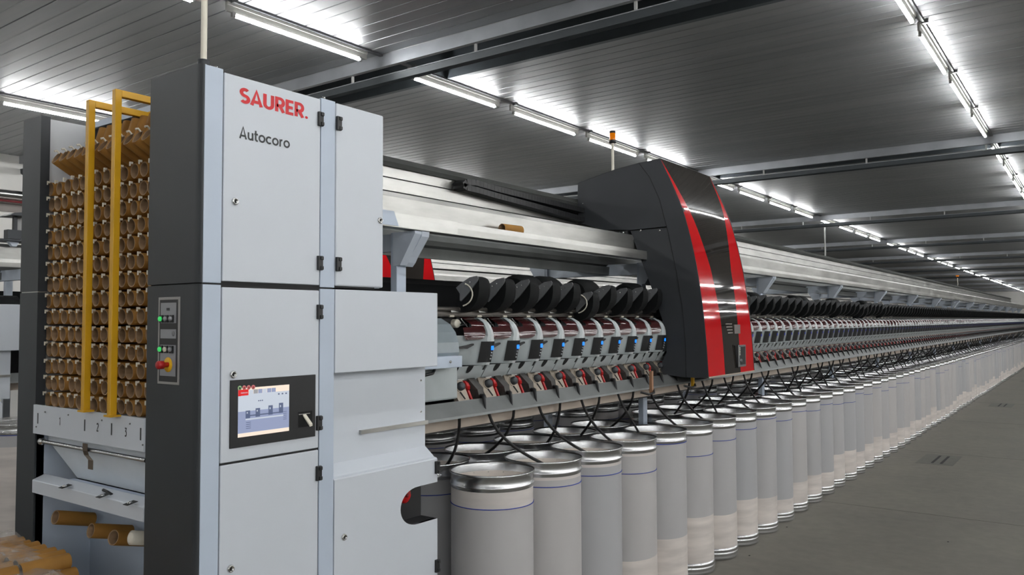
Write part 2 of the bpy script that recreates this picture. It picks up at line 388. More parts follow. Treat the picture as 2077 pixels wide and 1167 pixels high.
for ri, (x, ye, rn) in enumerate(rows):
    vis = 0
    for k, yb in enumerate([BEAMS[2]]+BEAMS[3:]+BEAMS[:2]):
        if yb+.6 > ye: continue
        for j in range(4):
            # four lamps fill the bay that follows each beam
            y = yb+[.78, .52, .35, .1][k] + j*1.885 if k < 4 else yb+.2+j*1.885
            if y+1.5 > Y_FAR or y < Y_NEAR: continue
            if ri == 0 and y > 34: continue
            vis += 1
            if yb < -6: lab, g = 'added fluorescent ceiling lamp behind the camera position, outside the picture', 'added lamps outside the picture'; vis -= 1  # lamps added behind the camera to light faces turned to the near end
            elif ri < 3 and False: pass
            elif ri >= 3: lab, g = 'added unseen fluorescent ceiling lamp over the open aisle, outside the picture', 'added lamps over the open side'
            else:
                if vis <= 24: lab, g = 'fluorescent ceiling lamp, %s from the near end, %s' % (ORD[vis], rn), 'fluorescent lamps, '+rn
                else: lab, g = 'distant fluorescent ceiling lamp at the far end of the '+rn, 'distant fluorescent lamps, '+rn
            if not used:
                l = lamp0; used = True; l.location = (x, y, 4.5); l['label'] = lab; l['group'] = g
            else: l = dup(lamp0, (x, y, 4.5), lab, g)
for x in (-10.75, -6.06, -1.31):
    MB().box(x+.005, x+.045, Y_NEAR, Y_FAR, 4.6, 4.619).build('trim_%d' % n, ARM, kind='structure'); n += 1

# ------------------------------------------------------------------ lettering from mitred strokes
def arc(cx, cy, rx, ry, a0, a1, n=14):
    return [(cx+rx*math.cos(math.radians(a0+(a1-a0)*i/n)), cy+ry*math.sin(math.radians(a0+(a1-a0)*i/n))) for i in range(n+1)]
GL = {  # strokes in an em of height 1, width given
 'S': (.56, [arc(.28, .715, .20, .205, 38, 262, 16)+arc(.28, .288, .21, .208, 82, -145, 16)]),
 'A': (.68, [[(.06, 0), (.34, 1), (.62, 0)], [(.15, .26), (.53, .26)]]),
 'U': (.66, [[(.1, 1), (.1, .34)]+arc(.33, .33, .23, .25, 180, 360)+[(.56, 1)]]),
 'R': (.60, [[(.1, 0), (.1, .93), (.32, .93)]+arc(.32, .68, .2, .25, 90, -90)+[(.1, .43)], [(.30, .43), (.53, 0)]]),
 'E': (.52, [[(.50, .92), (.1, .92), (.1, .08), (.50, .08)], [(.1, .5), (.46, .5)]]),
 '.': (.26, []),
 'u': (.54, [[(.08, .66), (.08, .28)]+arc(.27, .27, .19, .2, 180, 360)+[(.46, .66)], [(.46, .4), (.46, 0)]]),
 't': (.36, [[(.14, .92), (.14, .22)]+arc(.29, .22, .15, .16, 180, 270)+[(.34, .06)], [(.01, .62), (.34, .62)]]),
 'o': (.62, [arc(.3, .34, .25, .27, 0, 360, 28)]),
 'c': (.54, [arc(.3, .34, .25, .27, 48, 312, 24)]),
 'r': (.36, [[(.08, 0), (.08, .64)], [(.08, .36)]+arc(.28, .38, .2, .22, 180, 85, 8)]),
 '1': (.4, [[(.06, .8), (.24, .96), (.24, 0)]]),
 '2': (.5, [arc(.24, .72, .19, .22, 160, -20, 12)+[(.40, .6), (.06, .04), (.46, .04)]]),
 '3': (.5, [[(.06, .95), (.42, .95), (.22, .62)]+arc(.22, .32, .2, .28, 80, -130, 14)]),
}
def letters(mb, txt, ox, oy, h, wt, fn, gap=.06, mi=0, nrm=(.00025, 0, 0)):
    """fn maps flat (u, v) to a point of the place; ribbons with mitred corners"""
    x = ox
    for ch in txt:
        if ch == ' ': x += .4*h; continue
        w, sts = GL[ch]
        if ch == '.':
            pts = [(x+.12*h+.095*h*math.cos(a), oy+.095*h+.095*h*math.sin(a)) for a in [2*PI*i/20 for i in range(20)]]
            mb.add([fn(*p) for p in pts], [tuple(range(20))], mi)
        for si, st in enumerate(sts):
            P_ = [Vector((x+a*h, oy+b*h)) for a, b in st]; closed = (P_[0]-P_[-1]).length < 1e-6
            L, R = [], []
            for i, p in enumerate(P_):
                if closed: a, b = P_[i-1 if i else -2], P_[i+1 if i < len(P_)-1 else 1]
                else: a, b = P_[max(i-1, 0)], P_[min(i+1, len(P_)-1)]
                d1 = (p-a).normalized() if (p-a).length > 1e-7 else (b-p).normalized()
                d2 = (b-p).normalized() if (b-p).length > 1e-7 else d1
                nn = Vector((-(d1+d2).y, (d1+d2).x)).normalized()
                c = max(.72, nn.dot(Vector((-d1.y, d1.x))))
                L.append(p+nn*wt*h/2/c); R.append(p-nn*wt*h/2/c)
            v = [tuple(Vector(fn(*q))+Vector(nrm)*si) for pr in zip(L, R) for q in pr]
            mb.add(v, [(2*i, 2*i+1, 2*i+3, 2*i+2) for i in range(len(P_)-1)], mi)
        x += (w+gap)*h
    return x

# ------------------------------------------------------------------ end cabinet of the spinning machine
XS = -2.45
cab = thing('control_cabinet', (-2.9, 2.1, 0), 'tall white machine end cabinet with red and dark lettering and a touch screen', 'cabinet')
# charcoal corner column (front flat, rounded corner)
def corner_poly(x0, x1, y0, y1, r=.035):
    return [(x0, y0)]+[(x1-.030+.030*math.sin(a), y0+.012-.012*math.cos(a)) for a in [PI/2*i/6 for i in range(7)]]+[(x1, y1), (x0, y1)]
for nm, z0, z1 in (('upper_corner_panel', 1.9495, 2.70), ('lower_corner_panel', 0.02, 1.945)):
    MB().prism(corner_poly(-2.77, XS, 1.560, 1.5725), 'Z', z0, z1).build(nm, CHAR, cab)
MB().box(-2.765, XS-.004, 1.5735, 1.60, 1.94, 1.955).box(-2.77, -2.49, 1.5725, 1.60, .02, 2.69).build('joint_strip', BLACKM, cab)
MB().box(-2.76, XS-.006, 1.60, 2.15, .02, 2.69).box(-2.76, XS-.006, 2.15, 2.375, 1.95, 2.685).build('inner_frame', BLACKM, cab)
MB().box(-2.76, XS-.012, 2.42, 2.76, .02, 1.94).box(-2.76, -2.533, 2.2, 2.757, 1.0, 1.7).build('rear_frame', BLACKM, cab) if False else MB().box(-2.95, -2.535, 2.15, 2.755, 1.2, 1.94).box(-2.76, -2.56, 2.15, 2.757, .02, 1.2).build('rear_frame', BLACKM, cab)
MB().box(-2.95, -2.46, 2.15, 2.755, 1.92, 1.944).build('top_plate', WHITE, cab)
for nm, z0, z1 in (('upper_front_post', 1.9495, 2.698), ('lower_front_post', .02, 1.9435)):
    MB().box(-2.5, XS, 1.5735, 1.6445, z0, z1).build(nm, WHITE2, cab, bevel=.002)
for nm, z0, z1 in (('upper_middle_post', 1.9495, 2.695), ('lower_middle_post', .02, 1.9435)):
    MB().box(-2.5, XS, 2.081, 2.1535, z0, z1).build(nm, WHITE2, cab, bevel=.002)
def door(nm, y0, y1, z0, z1, th=.018, bev=.003, x=XS):
    return MB().box(x-th, x+.001, y0, y1, z0, z1).build(nm, WHITE, cab, bevel=bev)
D1 = door('upper_door', 1.6485, 2.0765, 1.957, 2.688)
D2 = door('upper_narrow_door', 2.1575, 2.42, 1.957, 2.692, bev=.006)
MB().box(-2.72, XS-.02, 2.38, 2.418, 1.955, 2.69).build('upper_side_wall', WHITE, cab)
D3 = door('screen_door', 1.6485, 2.0755, 1.330, 1.936)
D4 = door('lower_door', 1.6485, 2.0755, .06, 1.322)
BX = MB().box(-2.62, XS+.001, 2.1575, 2.766, 1.611, 1.9435).build('side_box', WHITE, cab, bevel=.003)
MB().box(-2.56, -2.525, 2.156, 2.766, 1.24, 1.612).build('recessed_panel', WHITE, cab, bevel=.002)
MB().prism([(-2.545, 1.242), (-2.522, 1.242), (-2.476, 1.206), (-2.47, 1.200), (-2.452, 1.196), (-2.45, 1.19), (-2.47, 1.185), (-2.545, 1.185)], 'Y', 2.156, 2.764).build('sloped_ledge', WHITE, cab)
# lower door with the open D shaped hand recess
outl = [(2.1575, .06), (2.764, .06), (2.764, .925)]+[(2.655, .925)]+[(2.645-.118*math.sin(PI*i/18)**.85, .925+.1635*(1-math.cos(PI*i/18))/2) for i in range(1, 18)]+[(2.655, 1.0885), (2.764, 1.0885), (2.764, 1.192), (2.1575, 1.192)]
MB().prism(outl, 'X', XS-.018, XS+.001).build('recess_door', WHITE, cab)
mb = MB()
rp = [(2.764, .925), (2.655, .925)]+[(2.645-.118*math.sin(PI*i/18)**.85, .925+.1635*(1-math.cos(PI*i/18))/2) for i in range(1, 18)]+[(2.655, 1.0885), (2.764, 1.0885)]
mb.grid([[(XS-.001, a, b), (XS-.10, a, b)] for a, b in rp], smooth=False)
mb.add([(XS-.1, a, b) for a, b in rp], [tuple(range(len(rp)))])
rec = mb.build('hand_recess', BLACK, cab)
MB().lathe([(.0001, .012), (.028, .012), (.034, .006), (.036, 0)], (XS-.098, 2.655, 1.035), 'X', 24).build('red_button', REDL, rec)
MB().lathe([(.0001, .02), (.008, .02), (.009, .012)], (XS-.098, 2.655, 1.035), 'X', 12).build('button_centre', mat('deep_red', s2l(120, 14, 16), .4, noise=.05), rec)
# galvanised strip on the recessed panel
a = at(730, 878, 'X', -2.52); b = at(865, 857, 'X', -2.52)
MB().box(-2.527, -2.512, a.y, b.y+.004, b.z-.008, b.z+.009).build('metal_strip', GALV, cab)
for (x, y) in ((854, 772), (854, 835)):
    q = at(x, y, 'X', -2.523); MB().lathe([(.0001, .004), (.004, .004), (.005, 0)], (-2.525, q.y, q.z), 'X', 10).build('screw', STEEL, cab)
# hinges
def hinge(y, z, w=.024, par=cab, x=XS):
    mb = MB().box(x, x+.012, y-w/2, y+w/2, z-.028, z+.028).box(x+.0, x+.016, y-.002, y+w/2, z-.026, z-.012).box(x, x+.016, y-.002, y+w/2, z+.012, z+.026)
    mb.build('hinge', BLACK, par, bevel=.002)
for y, z in ((2.073, 2.608), (2.167, 2.609), (2.074, 2.043), (2.168, 2.044), (2.074, 1.853), (2.074, 1.425), (2.074, 1.233), (2.757, 1.155), (2.757, .715)): hinge(y, z)
def lock(y, z):
    mb = MB().lathe([(.0001, .006), (.007, .006), (.0075, .009), (.011, .009), (.0135, .005), (.014, 0)], (XS, y, z), 'X', 24)
    o = mb.build('lock', STEEL, cab); MB().box(XS+.006, XS+.0075, y-.0025, y+.0025, z-.004, z+.004).build('keyhole', BLACKM, o)
for y, z in ((1.695, 2.239), (2.399, 2.241), (1.694, 1.632), (1.692, .965), (2.207, .961)): lock(y, z)
# lettering on the door
FL = lambda u, v: (XS+.0018, u, v)
mb = MB(); letters(mb, 'SAURER.', 0, 0, 1, .21, lambda u, v: (u, v, 0)); W_ = max(p[0] for p in mb.v)-min(p[0] for p in mb.v)
def fit_text(nm, txt, y0, y1, z0, h, wt, m, gap=.06):
    t = MB(); letters(t, txt, 0, 0, 1, wt, lambda u, v: (u, v, 0), gap)
    x0, x1 = min(p[0] for p in t.v), max(p[0] for p in t.v); k = (y1-y0)/(x1-x0)
    r = MB(); letters(r, txt, 0, 0, 1, wt, lambda u, v: (XS+.0018, y0+(u-x0)*k, z0+v*h), gap)
    return r.build(nm, m, cab)
fit_text('name_lettering', 'SAURER.', 1.709, 2.014, 2.596, .054, .21, TXR)
fit_text('model_lettering', 'Autocoro', 1.709, 1.930, 2.467, .042, .155, TXK, .07)
# touch screen unit
scr = MB().box(XS, XS+.006, 1.682, 2.0565, 1.3765, 1.6125).build('screen_frame', BLACK, cab, bevel=.001)
E1 = lambda nm, c, e: mat(nm, c, .3, emit=e)
SCW, SCB, SCR_, SCG, SCD = E1('screen_light', s2l(196, 204, 216), .85), E1('screen_blue', s2l(150, 160, 192), .8), E1('screen_red', s2l(222, 24, 30), .8), E1('screen_cream', s2l(250, 232, 214), .85), E1('screen_slate', s2l(96, 108, 140), .7)
x = XS+.0065
U = lambda u, v: (1.7125+u*.219, 1.4115+v*.171)
def rect(nm, u0, u1, v0, v1, m, lay=0, par=None):
    (a, c), (b, d) = U(u0, v0), U(u1, v1)
    return MB().box(x-.0005, x+lay*.0003, a, b, c, d).build(nm, m, par or dsp)
(a, c), (b, d) = U(0, 0), U(1, 1)
dsp = MB().box(XS+.001, x, a, b, c, d).build('display', SCW, cab)
rect('screen_lower_field', 0, 1, .08, .52, SCB, 1); rect('screen_footer', 0, 1, 0, .075, SCG, 2)
rect('screen_header', 0, 1, .87, 1, SCG, 1); rect('screen_red_tab', 0, .19, .84, .97, SCR_, 2)
rect('screen_menu_bar', .05, .74, .80, .845, SCW, 3)
for i in range(6): rect('screen_menu_key', .20+i*.088, .28+i*.088, .87, .955, SCW if i == 0 or i == 3 else mat('screen_key', s2l(176, 176, 180), .3, emit=.6) if i == 1 else SCB, 3)
for i, u in enumerate((.14, .33, .58, .79)):
    rect('screen_tower_icon', u, u+.085, .37+i*.012, .53+i*.03, SCD, 2); rect('screen_tower_mark', u+.02, u+.04, .47+i*.02, .50+i*.025, SCW, 3)
rect('screen_link', .14, .86, .41, .435, SCD, 2); rect('screen_rail', .14, .88, .335, .365, SCW, 2)
for i in range(4): rect('screen_text_line', .15, .24, .28-i*.04, .292-i*.04, SCD, 2)
for i in range(5): rect('screen_text_line', .88, .95, .42-i*.04, .43-i*.04, SCD, 2)
for i in range(3): rect('screen_title_mark', .38+i*.035, .40+i*.035, .70, .725, SCD, 2)
for i in range(3): rect('screen_button', .77+i*.075, .80+i*.075, .80, .83, SCD, 2)
fl = MB(); letters(fl, 'Autocoro', 0, 0, 1, .14, lambda u, v: (x+.001, 1.7125+.219*(.045+u*.027), 1.4115+.171*(.89+v*.035))); fl.build('screen_lettering', SCW, dsp)
for i, c in enumerate((s2l(150, 190, 140), s2l(222, 130, 130), s2l(222, 130, 130), s2l(222, 130, 130))):
    q = at(486.5+i*9.1, 787.5-i*.6, 'X', XS+.007)
    o = MB().lathe([(.0001, .0012), (.0078, .0012), (.008, 0)], (XS+.006, q.y, q.z), 'X', 20).build('round_sticker', mat('sticker_%d' % i, c, .5, noise=.03), scr)
    MB().box(XS+.0072, XS+.0077, q.y-.003, q.y+.003, q.z-.004, q.z+.003).build('sticker_symbol', TXK if i == 0 else mat('sticker_symbol_red_%d' % i, s2l(190, 70, 72), .5), o)
mb = MB().box(XS+.0062, XS+.0068, 1.975, 2.040, 1.418, 1.476); o = mb.build('key_recess', VOID, scr)
MB().box(XS+.007, XS+.009, 1.975, 2.028, 1.4655, 1.4685).build('slot_edge', STEEL, o)
mb = MB(); mb.add([(XS+.007, 1.995, 1.466), (XS+.007, 2.008, 1.468), (XS+.045, 2.010, 1.432), (XS+.045, 1.997, 1.430), (XS+.007, 1.995, 1.460), (XS+.007, 2.008, 1.462), (XS+.045, 2.010, 1.424), (XS+.045, 1.997, 1.422)],
  [(0, 1, 2, 3), (7, 6, 5, 4), (3, 2, 6, 7), (1, 5, 6, 2), (0, 3, 7, 4), (0, 4, 5, 1)])
mb.build('usb_stick', CREAM, o)
# operating panel on the charcoal column (faces the near end)
YP = 1.562
def F(x_, y_, yy=YP): return at(x_, y_, 'Y', yy)
pa, pb = F(322, 603), F(365.5, 781)
px0, px1, pz0, pz1 = F(322.5, 690).x, F(366, 690).x, F(344, 780).z, F(344, 603).z
plate = MB().box(px0, px1, YP-.004, YP, pz0, pz1).build('operating_panel', mat('silver_panel_edge', s2l(158, 156, 154), .4, .3, noise=.03), cab, bevel=.001)
wd, hh = px1-px0, pz1-pz0
def PR(nm, u0, u1, v0, v1, m, d=.005, par=plate): return MB().box(px0+u0*wd, px0+u1*wd, YP-d, YP-.003, pz1-v1*hh, pz1-v0*hh).build(nm, m, par)
PR('panel_face', .08, .92, .03, .97, BLACK)
SILV = mat('panel_silver', s2l(150, 152, 156), .4, .3, noise=.03)
PR('upper_plate', .14, .86, .065, .30, SILV, .006); PR('middle_plate', .14, .86, .37, .475, SILV, .006); PR('lower_plate', .14, .86, .55, .905, SILV, .006)
for v, cols in ((.25, (GREEN, SILV, SILV)), (.60, (GREEN, CREAM, SILV))):
    for i in range(3):
        cx = px0+wd*(.21+i*.24); cz = pz1-hh*v
        o = MB().box(cx-.010, cx+.010, YP-.012, YP-.004, cz-.013, cz+.013).build('button_block', BLACK, plate, bevel=.001)
        MB().lathe([(.0001, -.006), (.0075, -.006), (.0085, -.004), (.0085, 0)], (cx, YP-.012, cz), 'Y', 18).build('push_button', cols[i], o)
MB().lathe([(.0001, -.001), (.026, -.001), (.026, 0)], (px0+wd*.52, YP-.006, pz1-hh*.775), 'Y', 32).build('yellow_disc', YELLOW2, plate)
MB().lathe([(.0001, -.040), (.011, -.040), (.0145, -.036), (.0145, -.018), (.009, -.014), (.009, 0)], (px0+wd*.52, YP-.007, pz1-hh*.775), 'Y', 24).build('emergency_stop_knob', mat('stop_red', s2l(170, 26, 30), .4, noise=.03), plate)
MB().lathe([(.0001, -.0008), (.009, -.0008), (.009, 0)], (px0+wd*.75, YP-.006, pz1-hh*.42), 'Y', 20).build('round_symbol', mat('symbol_grey', s2l(120, 122, 126), .5), plate)
MB().box(px0+.42*wd, px0+.56*wd, YP-.0068, YP-.0055, pz1-.155*hh, pz1-.125*hh).build('printed_symbol', TXK, plate)
# white pole on the cabinet roof
q = at(413.5, 100, 'X', -2.475)
MB().tube([(-2.475, q.y, 2.695), (-2.475, q.y, 3.7)], .0105, 14).build('roof_pole', CREAM, cab)
MB().lathe([(.0001, .02), (.02, .018), (.022, 0)], (-2.475, q.y, 2.70), 'Z', 16).build('pole_socket', CHAR, cab)
for yy in (1.625, 2.105): MB().lathe([(.0001, .009), (.006, .007), (.007, 0)], (-2.462, yy, 2.698), 'Z', 12).build('roof_bolt', STEEL, cab)

# ------------------------------------------------------------------ tube rack (magazine of cardboard tubes)
rack = thing('tube_rack', (-3.2, 1.9, 0), 'tube magazine frame numbered 1 2 3 between two charcoal columns', 'rack')
for nm, z0, z1 in (('upper_column', 1.9495, 2.705), ('lower_column', .02, 1.945)):
    MB().prism([(-3.80, 1.60), (-3.83, 1.62), (-3.83, 1.59)]+[(-3.81, 1.563), (-3.64, 1.562), (-3.64, 1.60)], 'Z', z0, z1).build(nm, CHAR, rack)
MB().box(-3.80, -3.643, 1.565, 1.598, 1.94, 1.955).build('column_joint', GALV, rack)
SHEET = mat('rack_sheet', s2l(206, 209, 213), .4, .0, noise=.05, nscale=4)
MB().box(-3.672, -3.662, 1.60, 1.80, .3, 2.70).build('side_sheet', SHEET, rack)
MB().box(-3.662, -2.772, 1.795, 1.80, 1.3, 2.69).build('back_panel', BLACKM, rack)
MB().box(-3.672, -2.79, 1.78, 1.81, 2.690, 2.717).build('top_rail', WHITE2, rack)
MB().box(-3.66, -2.79, 1.812, 1.82, 1.3, 2.69).build('rear_sheet', BLACKM, rack)
MB().box(-3.655, -2.775, 1.70, 1.85, 2.1, 2.4).build('duct_core', BLACKM, rack) if False else None
st = MB().box(-3.637, -2.772, 1.553, 1.565, 1.352, 1.472).build('number_strip', WHITE, rack, bevel=.001)
MB().box(-3.637, -2.772, 1.565, 1.80, 1.455, 1.46).build('strip_shelf', WHITE2, rack)
q1, q2, q3 = at(122, 855, 'Y', 1.553), at(198, 867, 'Y', 1.553), at(255, 877, 'Y', 1.553)
for q, ch in ((q1, '1'), (q2, '2'), (q3, '3')):
    mb = MB(); letters(mb, ch, -.22, -.5, 1, .17, lambda u, v: (q.x+u*.031, 1.5522, q.z+v*.031)); mb.build('number', TXK, st)
for (x_, y_) in ((77, 849), (172, 863), (226.5, 871), (285.5, 881)):
    q = at(x_, y_, 'Y', 1.553); MB().box(q.x-.0035, q.x+.0035, 1.5518, 1.5535, q.z-.022, q.z+.022).build('divider_mark', TXK, st)
for (x_, y_) in ((92, 836), (139, 842), (207, 853), (264, 860), (290, 903), (74, 866)):
    q = at(x_, y_, 'Y', 1.553); MB().lathe([(.0001, -.003), (.0028, -.003), (.0035, 0)], (q.x, 1.553, q.z), 'Y', 8).build('rivet', ARM, st)
# catcher rod with bent flap, chutes, tray
MB().tube([(-3.60, 1.575, 1.318), (-2.79, 1.575, 1.318)], .0085, 12).build('catcher_rod', STEEL, rack)
MB().lathe([(.0001, -.012), (.014, -.01), (.016, 0), (.014, .012), (.0001, .014)], (-3.605, 1.575, 1.318), 'X', 14).build('rod_end', STEEL, rack)
q = at(182, 935, 'Y', 1.57)
mb = MB(); W2 = .034
pp = [(1.560, 1.345), (1.560, 1.318), (1.566, 1.300), (1.560, 1.285), (1.560, 1.250)]
v = []
for i, (yy, zz) in enumerate(pp):
    dx = 0 if i < 3 else .045
    v += [(q.x-.035+dx, yy, zz), (q.x-.035+W2+dx, yy, zz)]
mb.add(v, [(0, 1, 3, 2), (2, 3, 5, 4), (4, 5, 7, 6), (6, 7, 9, 8)]); mb.build('bent_flap', mat('brown_bracket', s2l(96, 84, 72), .45, .3, noise=.06), rack, solid=.003)
CH1 = mat('chute_sheet', s2l(222, 230, 238), .4, noise=.05, nscale=6)
mb = MB(); mb.add([(-3.59, 1.60, 1.315), (-2.78, 1.60, 1.345), (-2.78, 1.66, 1.165), (-3.46, 1.66, 1.165)], [(0, 1, 2, 3)])
mb.add([(-3.60, 1.60, 1.345), (-2.78, 1.60, 1.35), (-2.78, 1.60, 1.345), (-3.60, 1.60, 1.30)], [(0, 1, 2, 3)]); mb.build('sloped_chute', CH1, rack, solid=.003)
MB().box(-3.46, -2.775, 1.645, 1.66, 1.146, 1.169).box(-3.46, -2.775, 1.60, 1.66, 1.164, 1.169).build('chute_lip', WHITE2, rack)
mb = MB().box(-3.637, -2.772, 1.645, 1.655, .1, 1.45); mb.build('lower_back_sheet', BLUEGREY, rack) if False else MB().box(-3.66, -2.772, 1.80, 1.81, .1, 1.3).build('lower_back_sheet', WHITE2, rack)
MB().box(-3.66, -3.64, 1.57, 1.80, .1, 1.45).build('lower_side_sheet', WHITE2, rack)
MB().box(-3.02, -3.0, 1.76, 1.80, .1, 1.12).build('lower_seam', WHITE2, rack)
mb = MB().prism([(1.556, 1.105), (1.560, 1.105), (1.560, 1.152), (1.605, 1.171), (1.605, 1.175), (1.558, 1.158), (1.556, 1.155)], 'X', -3.64, -2.772)
tray = mb.build('tray', WHITE, rack)
for (x_, y_) in ((131, 988), (207, 1007), (263, 1022)):
    q = at(x_, y_, 'Z', 1.166)
    s_ = .016
    MB().add([(q.x-s_-.004, q.y-.015, 1.1625), (q.x+s_-.004, q.y-.015, 1.1625), (q.x+s_+.004, q.y+.02, 1.1725), (q.x-s_+.004, q.y+.02, 1.1725)], [(0, 1, 2, 3)]).build('tray_slot', BLACK, tray, solid=.0015)
    MB().lathe([(.0001, .006), (.007, .005), (.009, 0)], (q.x, q.y, 1.168), 'Z', 12).build('sensor', STEEL, tray)
q = at(228, 995, 'Y', 1.60)
MB().tube([(q.x-.03, 1.58, 1.175), (q.x+.0, 1.58, 1.172), (q.x+.035, 1.58, 1.165), (q.x+.035, 1.58, 1.14)], .006, 6).build('bracket_arm', BLACK, rack)
# yellow guard bars
for k, (tx, ty, bx, by, ex, ey) in enumerate(((178, 206, 179, 836, 283, 226), (232, 184, 232, 846, 320, 205))):
    a = at(tx, ty, 'Y', 1.53); b = at(bx, by, 'Y', 1.53)
    e = at(ex, ey, 'Y', 1.86)
    xm = (a.x+b.x)/2
    bar = MB().box(xm-.0125, xm+.0125, 1.518, 1.543, b.z, a.z)
    o = bar.build('guard_bar', YELLOW, rack, bevel=.002)
    MB().box(xm-.0125, xm+.0125, 1.543, 1.785, a.z-.026, a.z).box(xm-.016, xm+.016, 1.765, 1.781, a.z-.034, a.z+.006).build('guard_arm', YELLOW, o, bevel=.002)
    MB().box(xm-.024, xm+.024, 1.512, 1.553, b.z-.001, b.z+.006).build('guard_foot', YELLOW, o)

# hooks and tubes
COLX = [-3.625, -3.555, -3.485, -3.412, -3.350, -3.2845, -3.219, -3.150, -3.0865, -3.023, -2.955, -2.887, -2.820]
ROWZ = [2.389-.0690*i for i in range(14)]
TR, TL = .029, .165
def make_tube(d=(0, 1, 0), L=TL, r=TR):
    t = thing('cardboard_tube', (0, 0, 0), 'tube', 'tube')
    n_ = 24
    MB().lathe([(r, L), (r, 0), (r-.0006, -.0008)], (0, 0, 0), 'Y', n_).build('outer_wall', CARD, t)
    MB().lathe([(r-.0006, -.0008), (r-.0036, -.0008), (r-.0044, .002), (r-.0045, L), (r, L)], (0, 0, 0), 'Y', n_).build('inner_wall', CARDIN, t)
    return t
tb0 = make_tube(); index_children(tb0); first = True
rng = random.Random(3)
hooks = 0; extra = MB()
hook0 = None
def place_tube(loc, rot, lab, grp=None, axis=None):
    global first
    o = tb0 if first else dup(tb0)
    first = False
    o.location = loc; o.rotation_euler = rot; o['label'] = lab
    if grp: o['group'] = grp
    elif 'group' in o: del o['group']
    return o
def hook_mb(mb, x, y, z):
    mb.box(x-.004, x+.003, y-.005, y+.004, z+.001, z+.009); mb.box(x-.004, x+.003, y-.008, y-.005, z-.007, z+.009)
for i, z in enumerate(ROWZ):
    for j, x in enumerate(COLX):
        jx = rng.uniform(-.003, .003); jz = rng.uniform(-.003, .003)
        zz = z-.0+jz; xx = x+jx
        # right columns hang on their hook, left columns lie below it
        place_tube((xx, 1.60+rng.uniform(-.004, .006), zz), (rng.uniform(-.03, .03), 0, rng.uniform(-.05, .05)),
            'brown cardboard tube, %s column from left, %s level rack row from top' % (ORD[j+1], ORD[i+1]), 'cardboard tubes in the level rack rows')
        hm = MB(); hook_mb(hm if hooks < 100 else extra, xx-.006, 1.596, zz+TR-.004)
        if hooks < 100: hm.build('tube_hook', CREAM, rack)
        hooks += 1
extra.build('tube_hook', CREAM, rack, kind='stuff')
XA = [-3.545+.0645*i for i in range(12)]
for j, x in enumerate(XA):
    place_tube((x, 1.585, 2.512), (-math.radians(30), 0, 0), 'brown cardboard tube tilted nose up above the level rack rows, %s from the left' % ORD[j+1], 'tilted cardboard tubes above the rack')
    hm = MB(); hook_mb(extra2 := MB(), x-.002, 1.575, 2.545)
    extra2.build('rear_hook', CREAM, rack, kind=None) if False else None
XB = [-3.41+.0655*i for i in range(10)]
for j, x in enumerate(XB):
    place_tube((x, 1.68, 2.478), (math.radians(74), 0, 0), 'upright brown cardboard tube behind the tilted tubes, %s from the left' % ORD[j+1], 'upright cardboard tubes at the rack top')
# hooks of the tilted tubes: one countless comb
mb = MB()
for x in XA: mb.tube([(x+.004, 1.594, 2.532), (x+.004, 1.584, 2.542), (x+.004, 1.574, 2.538)], .0042, 6)
mb.build('tilted_hooks', CREAM, rack, kind='stuff')
# tubes lying under the tray and the bag
for k, (ox, oy, ex, ey, m_) in enumerate(((112, 1050, 186, 1054, 0), (184, 1077, 262, 1080, 0), (230, 1091, 300, 1094, 0))):
    a = at(ox, oy, 'Y', 1.60); b = at(ex, ey, 'Y', 1.70)
    b = at(ex, ey, 'Y', 1.755); d = (b-a).normalized()
    r = d.to_track_quat('Y', 'Z').to_euler()
    place_tube(a, r, ['brown cardboard tube sticking out under the white tray, leftmost of three', 'brown cardboard tube sticking out under the white tray, middle of three', 'brown cardboard tube under the tray, beside the white tube end'][k])
a = at(264, 1091, 'Y', 1.59); b = at(330, 1094, 'Y', 1.72)
t = thing('white_tube', tuple(a), 'short white tube end beside the brown tubes under the tray', 'tube')
MB().tube([tuple(a), tuple(a+(b-a)*.04), tuple(b)], [.018, .0265, .0265], 24).build('tube_wall', CREAM, t)
MB().tube([tuple(a-(b-a)*.002), tuple(a)], [.012, .0181], 24).build('tube_end', CREAM, t)

# ------------------------------------------------------------------ sliver cans
CH_ = 1.067
def make_can():
    t = thing('sliver_can', (0, 0, 0), 'can', 'can')
    MB().lathe([(.2085, .06), (.2085, 1.0)], (0, 0, 0), 'Z', 48).build('body', CANM, t)
    MB().lathe([(.205, .06), (.205, 1.02)], (0, 0, 0), 'Z', 32).build('inner_wall', mat('can_inside', s2l(214, 206, 198), .6, noise=.05, nscale=5), t)
    MB().lathe([(.2085, .986), (.2100, .988), (.2100, .994), (.2145, .999), (.2155, 1.004), (.2145, 1.009), (.2105, 1.014), (.2105, 1.050), (.2150, 1.054), (.2175, 1.060), (.2165, 1.066), (.2125, CH_), (.2095, 1.055), (.205, 1.01)], (0, 0, 0), 'Z', 48).build('top_rim', RIM, t)
    MB().lathe([(.200, .0), (.2085, .002), (.212, .008), (.2125, .02), (.2105, .028), (.2125, .036), (.2165, .044), (.2125, .052), (.2105, .058), (.2135, .066), (.2165, .072), (.2125, .08), (.2088, .086)], (0, 0, 0), 'Z', 48).build('bottom_rim', RIM, t)
    return t
can0 = make_can()
index_children(can0)
def ring(n=48):
    mb = MB(); return mb.lathe([(.2085, -.0024), (.2118, -.0014), (.2118, .0014), (.2085, .0024)], (0, 0, 0), 'Z', n)
string0 = ring().build('blue_string', BLUESTR, can0); string0['_s'] = 1
index_children(can0)
lint0 = MB().lathe([(.0001, .012), (.08, .022), (.15, .006), (.19, -.01), (.2035, -.02)], (0, 0, 0), 'Z', 28).build('sliver_coil', LINT, can0)
index_children(can0)
can_used = False
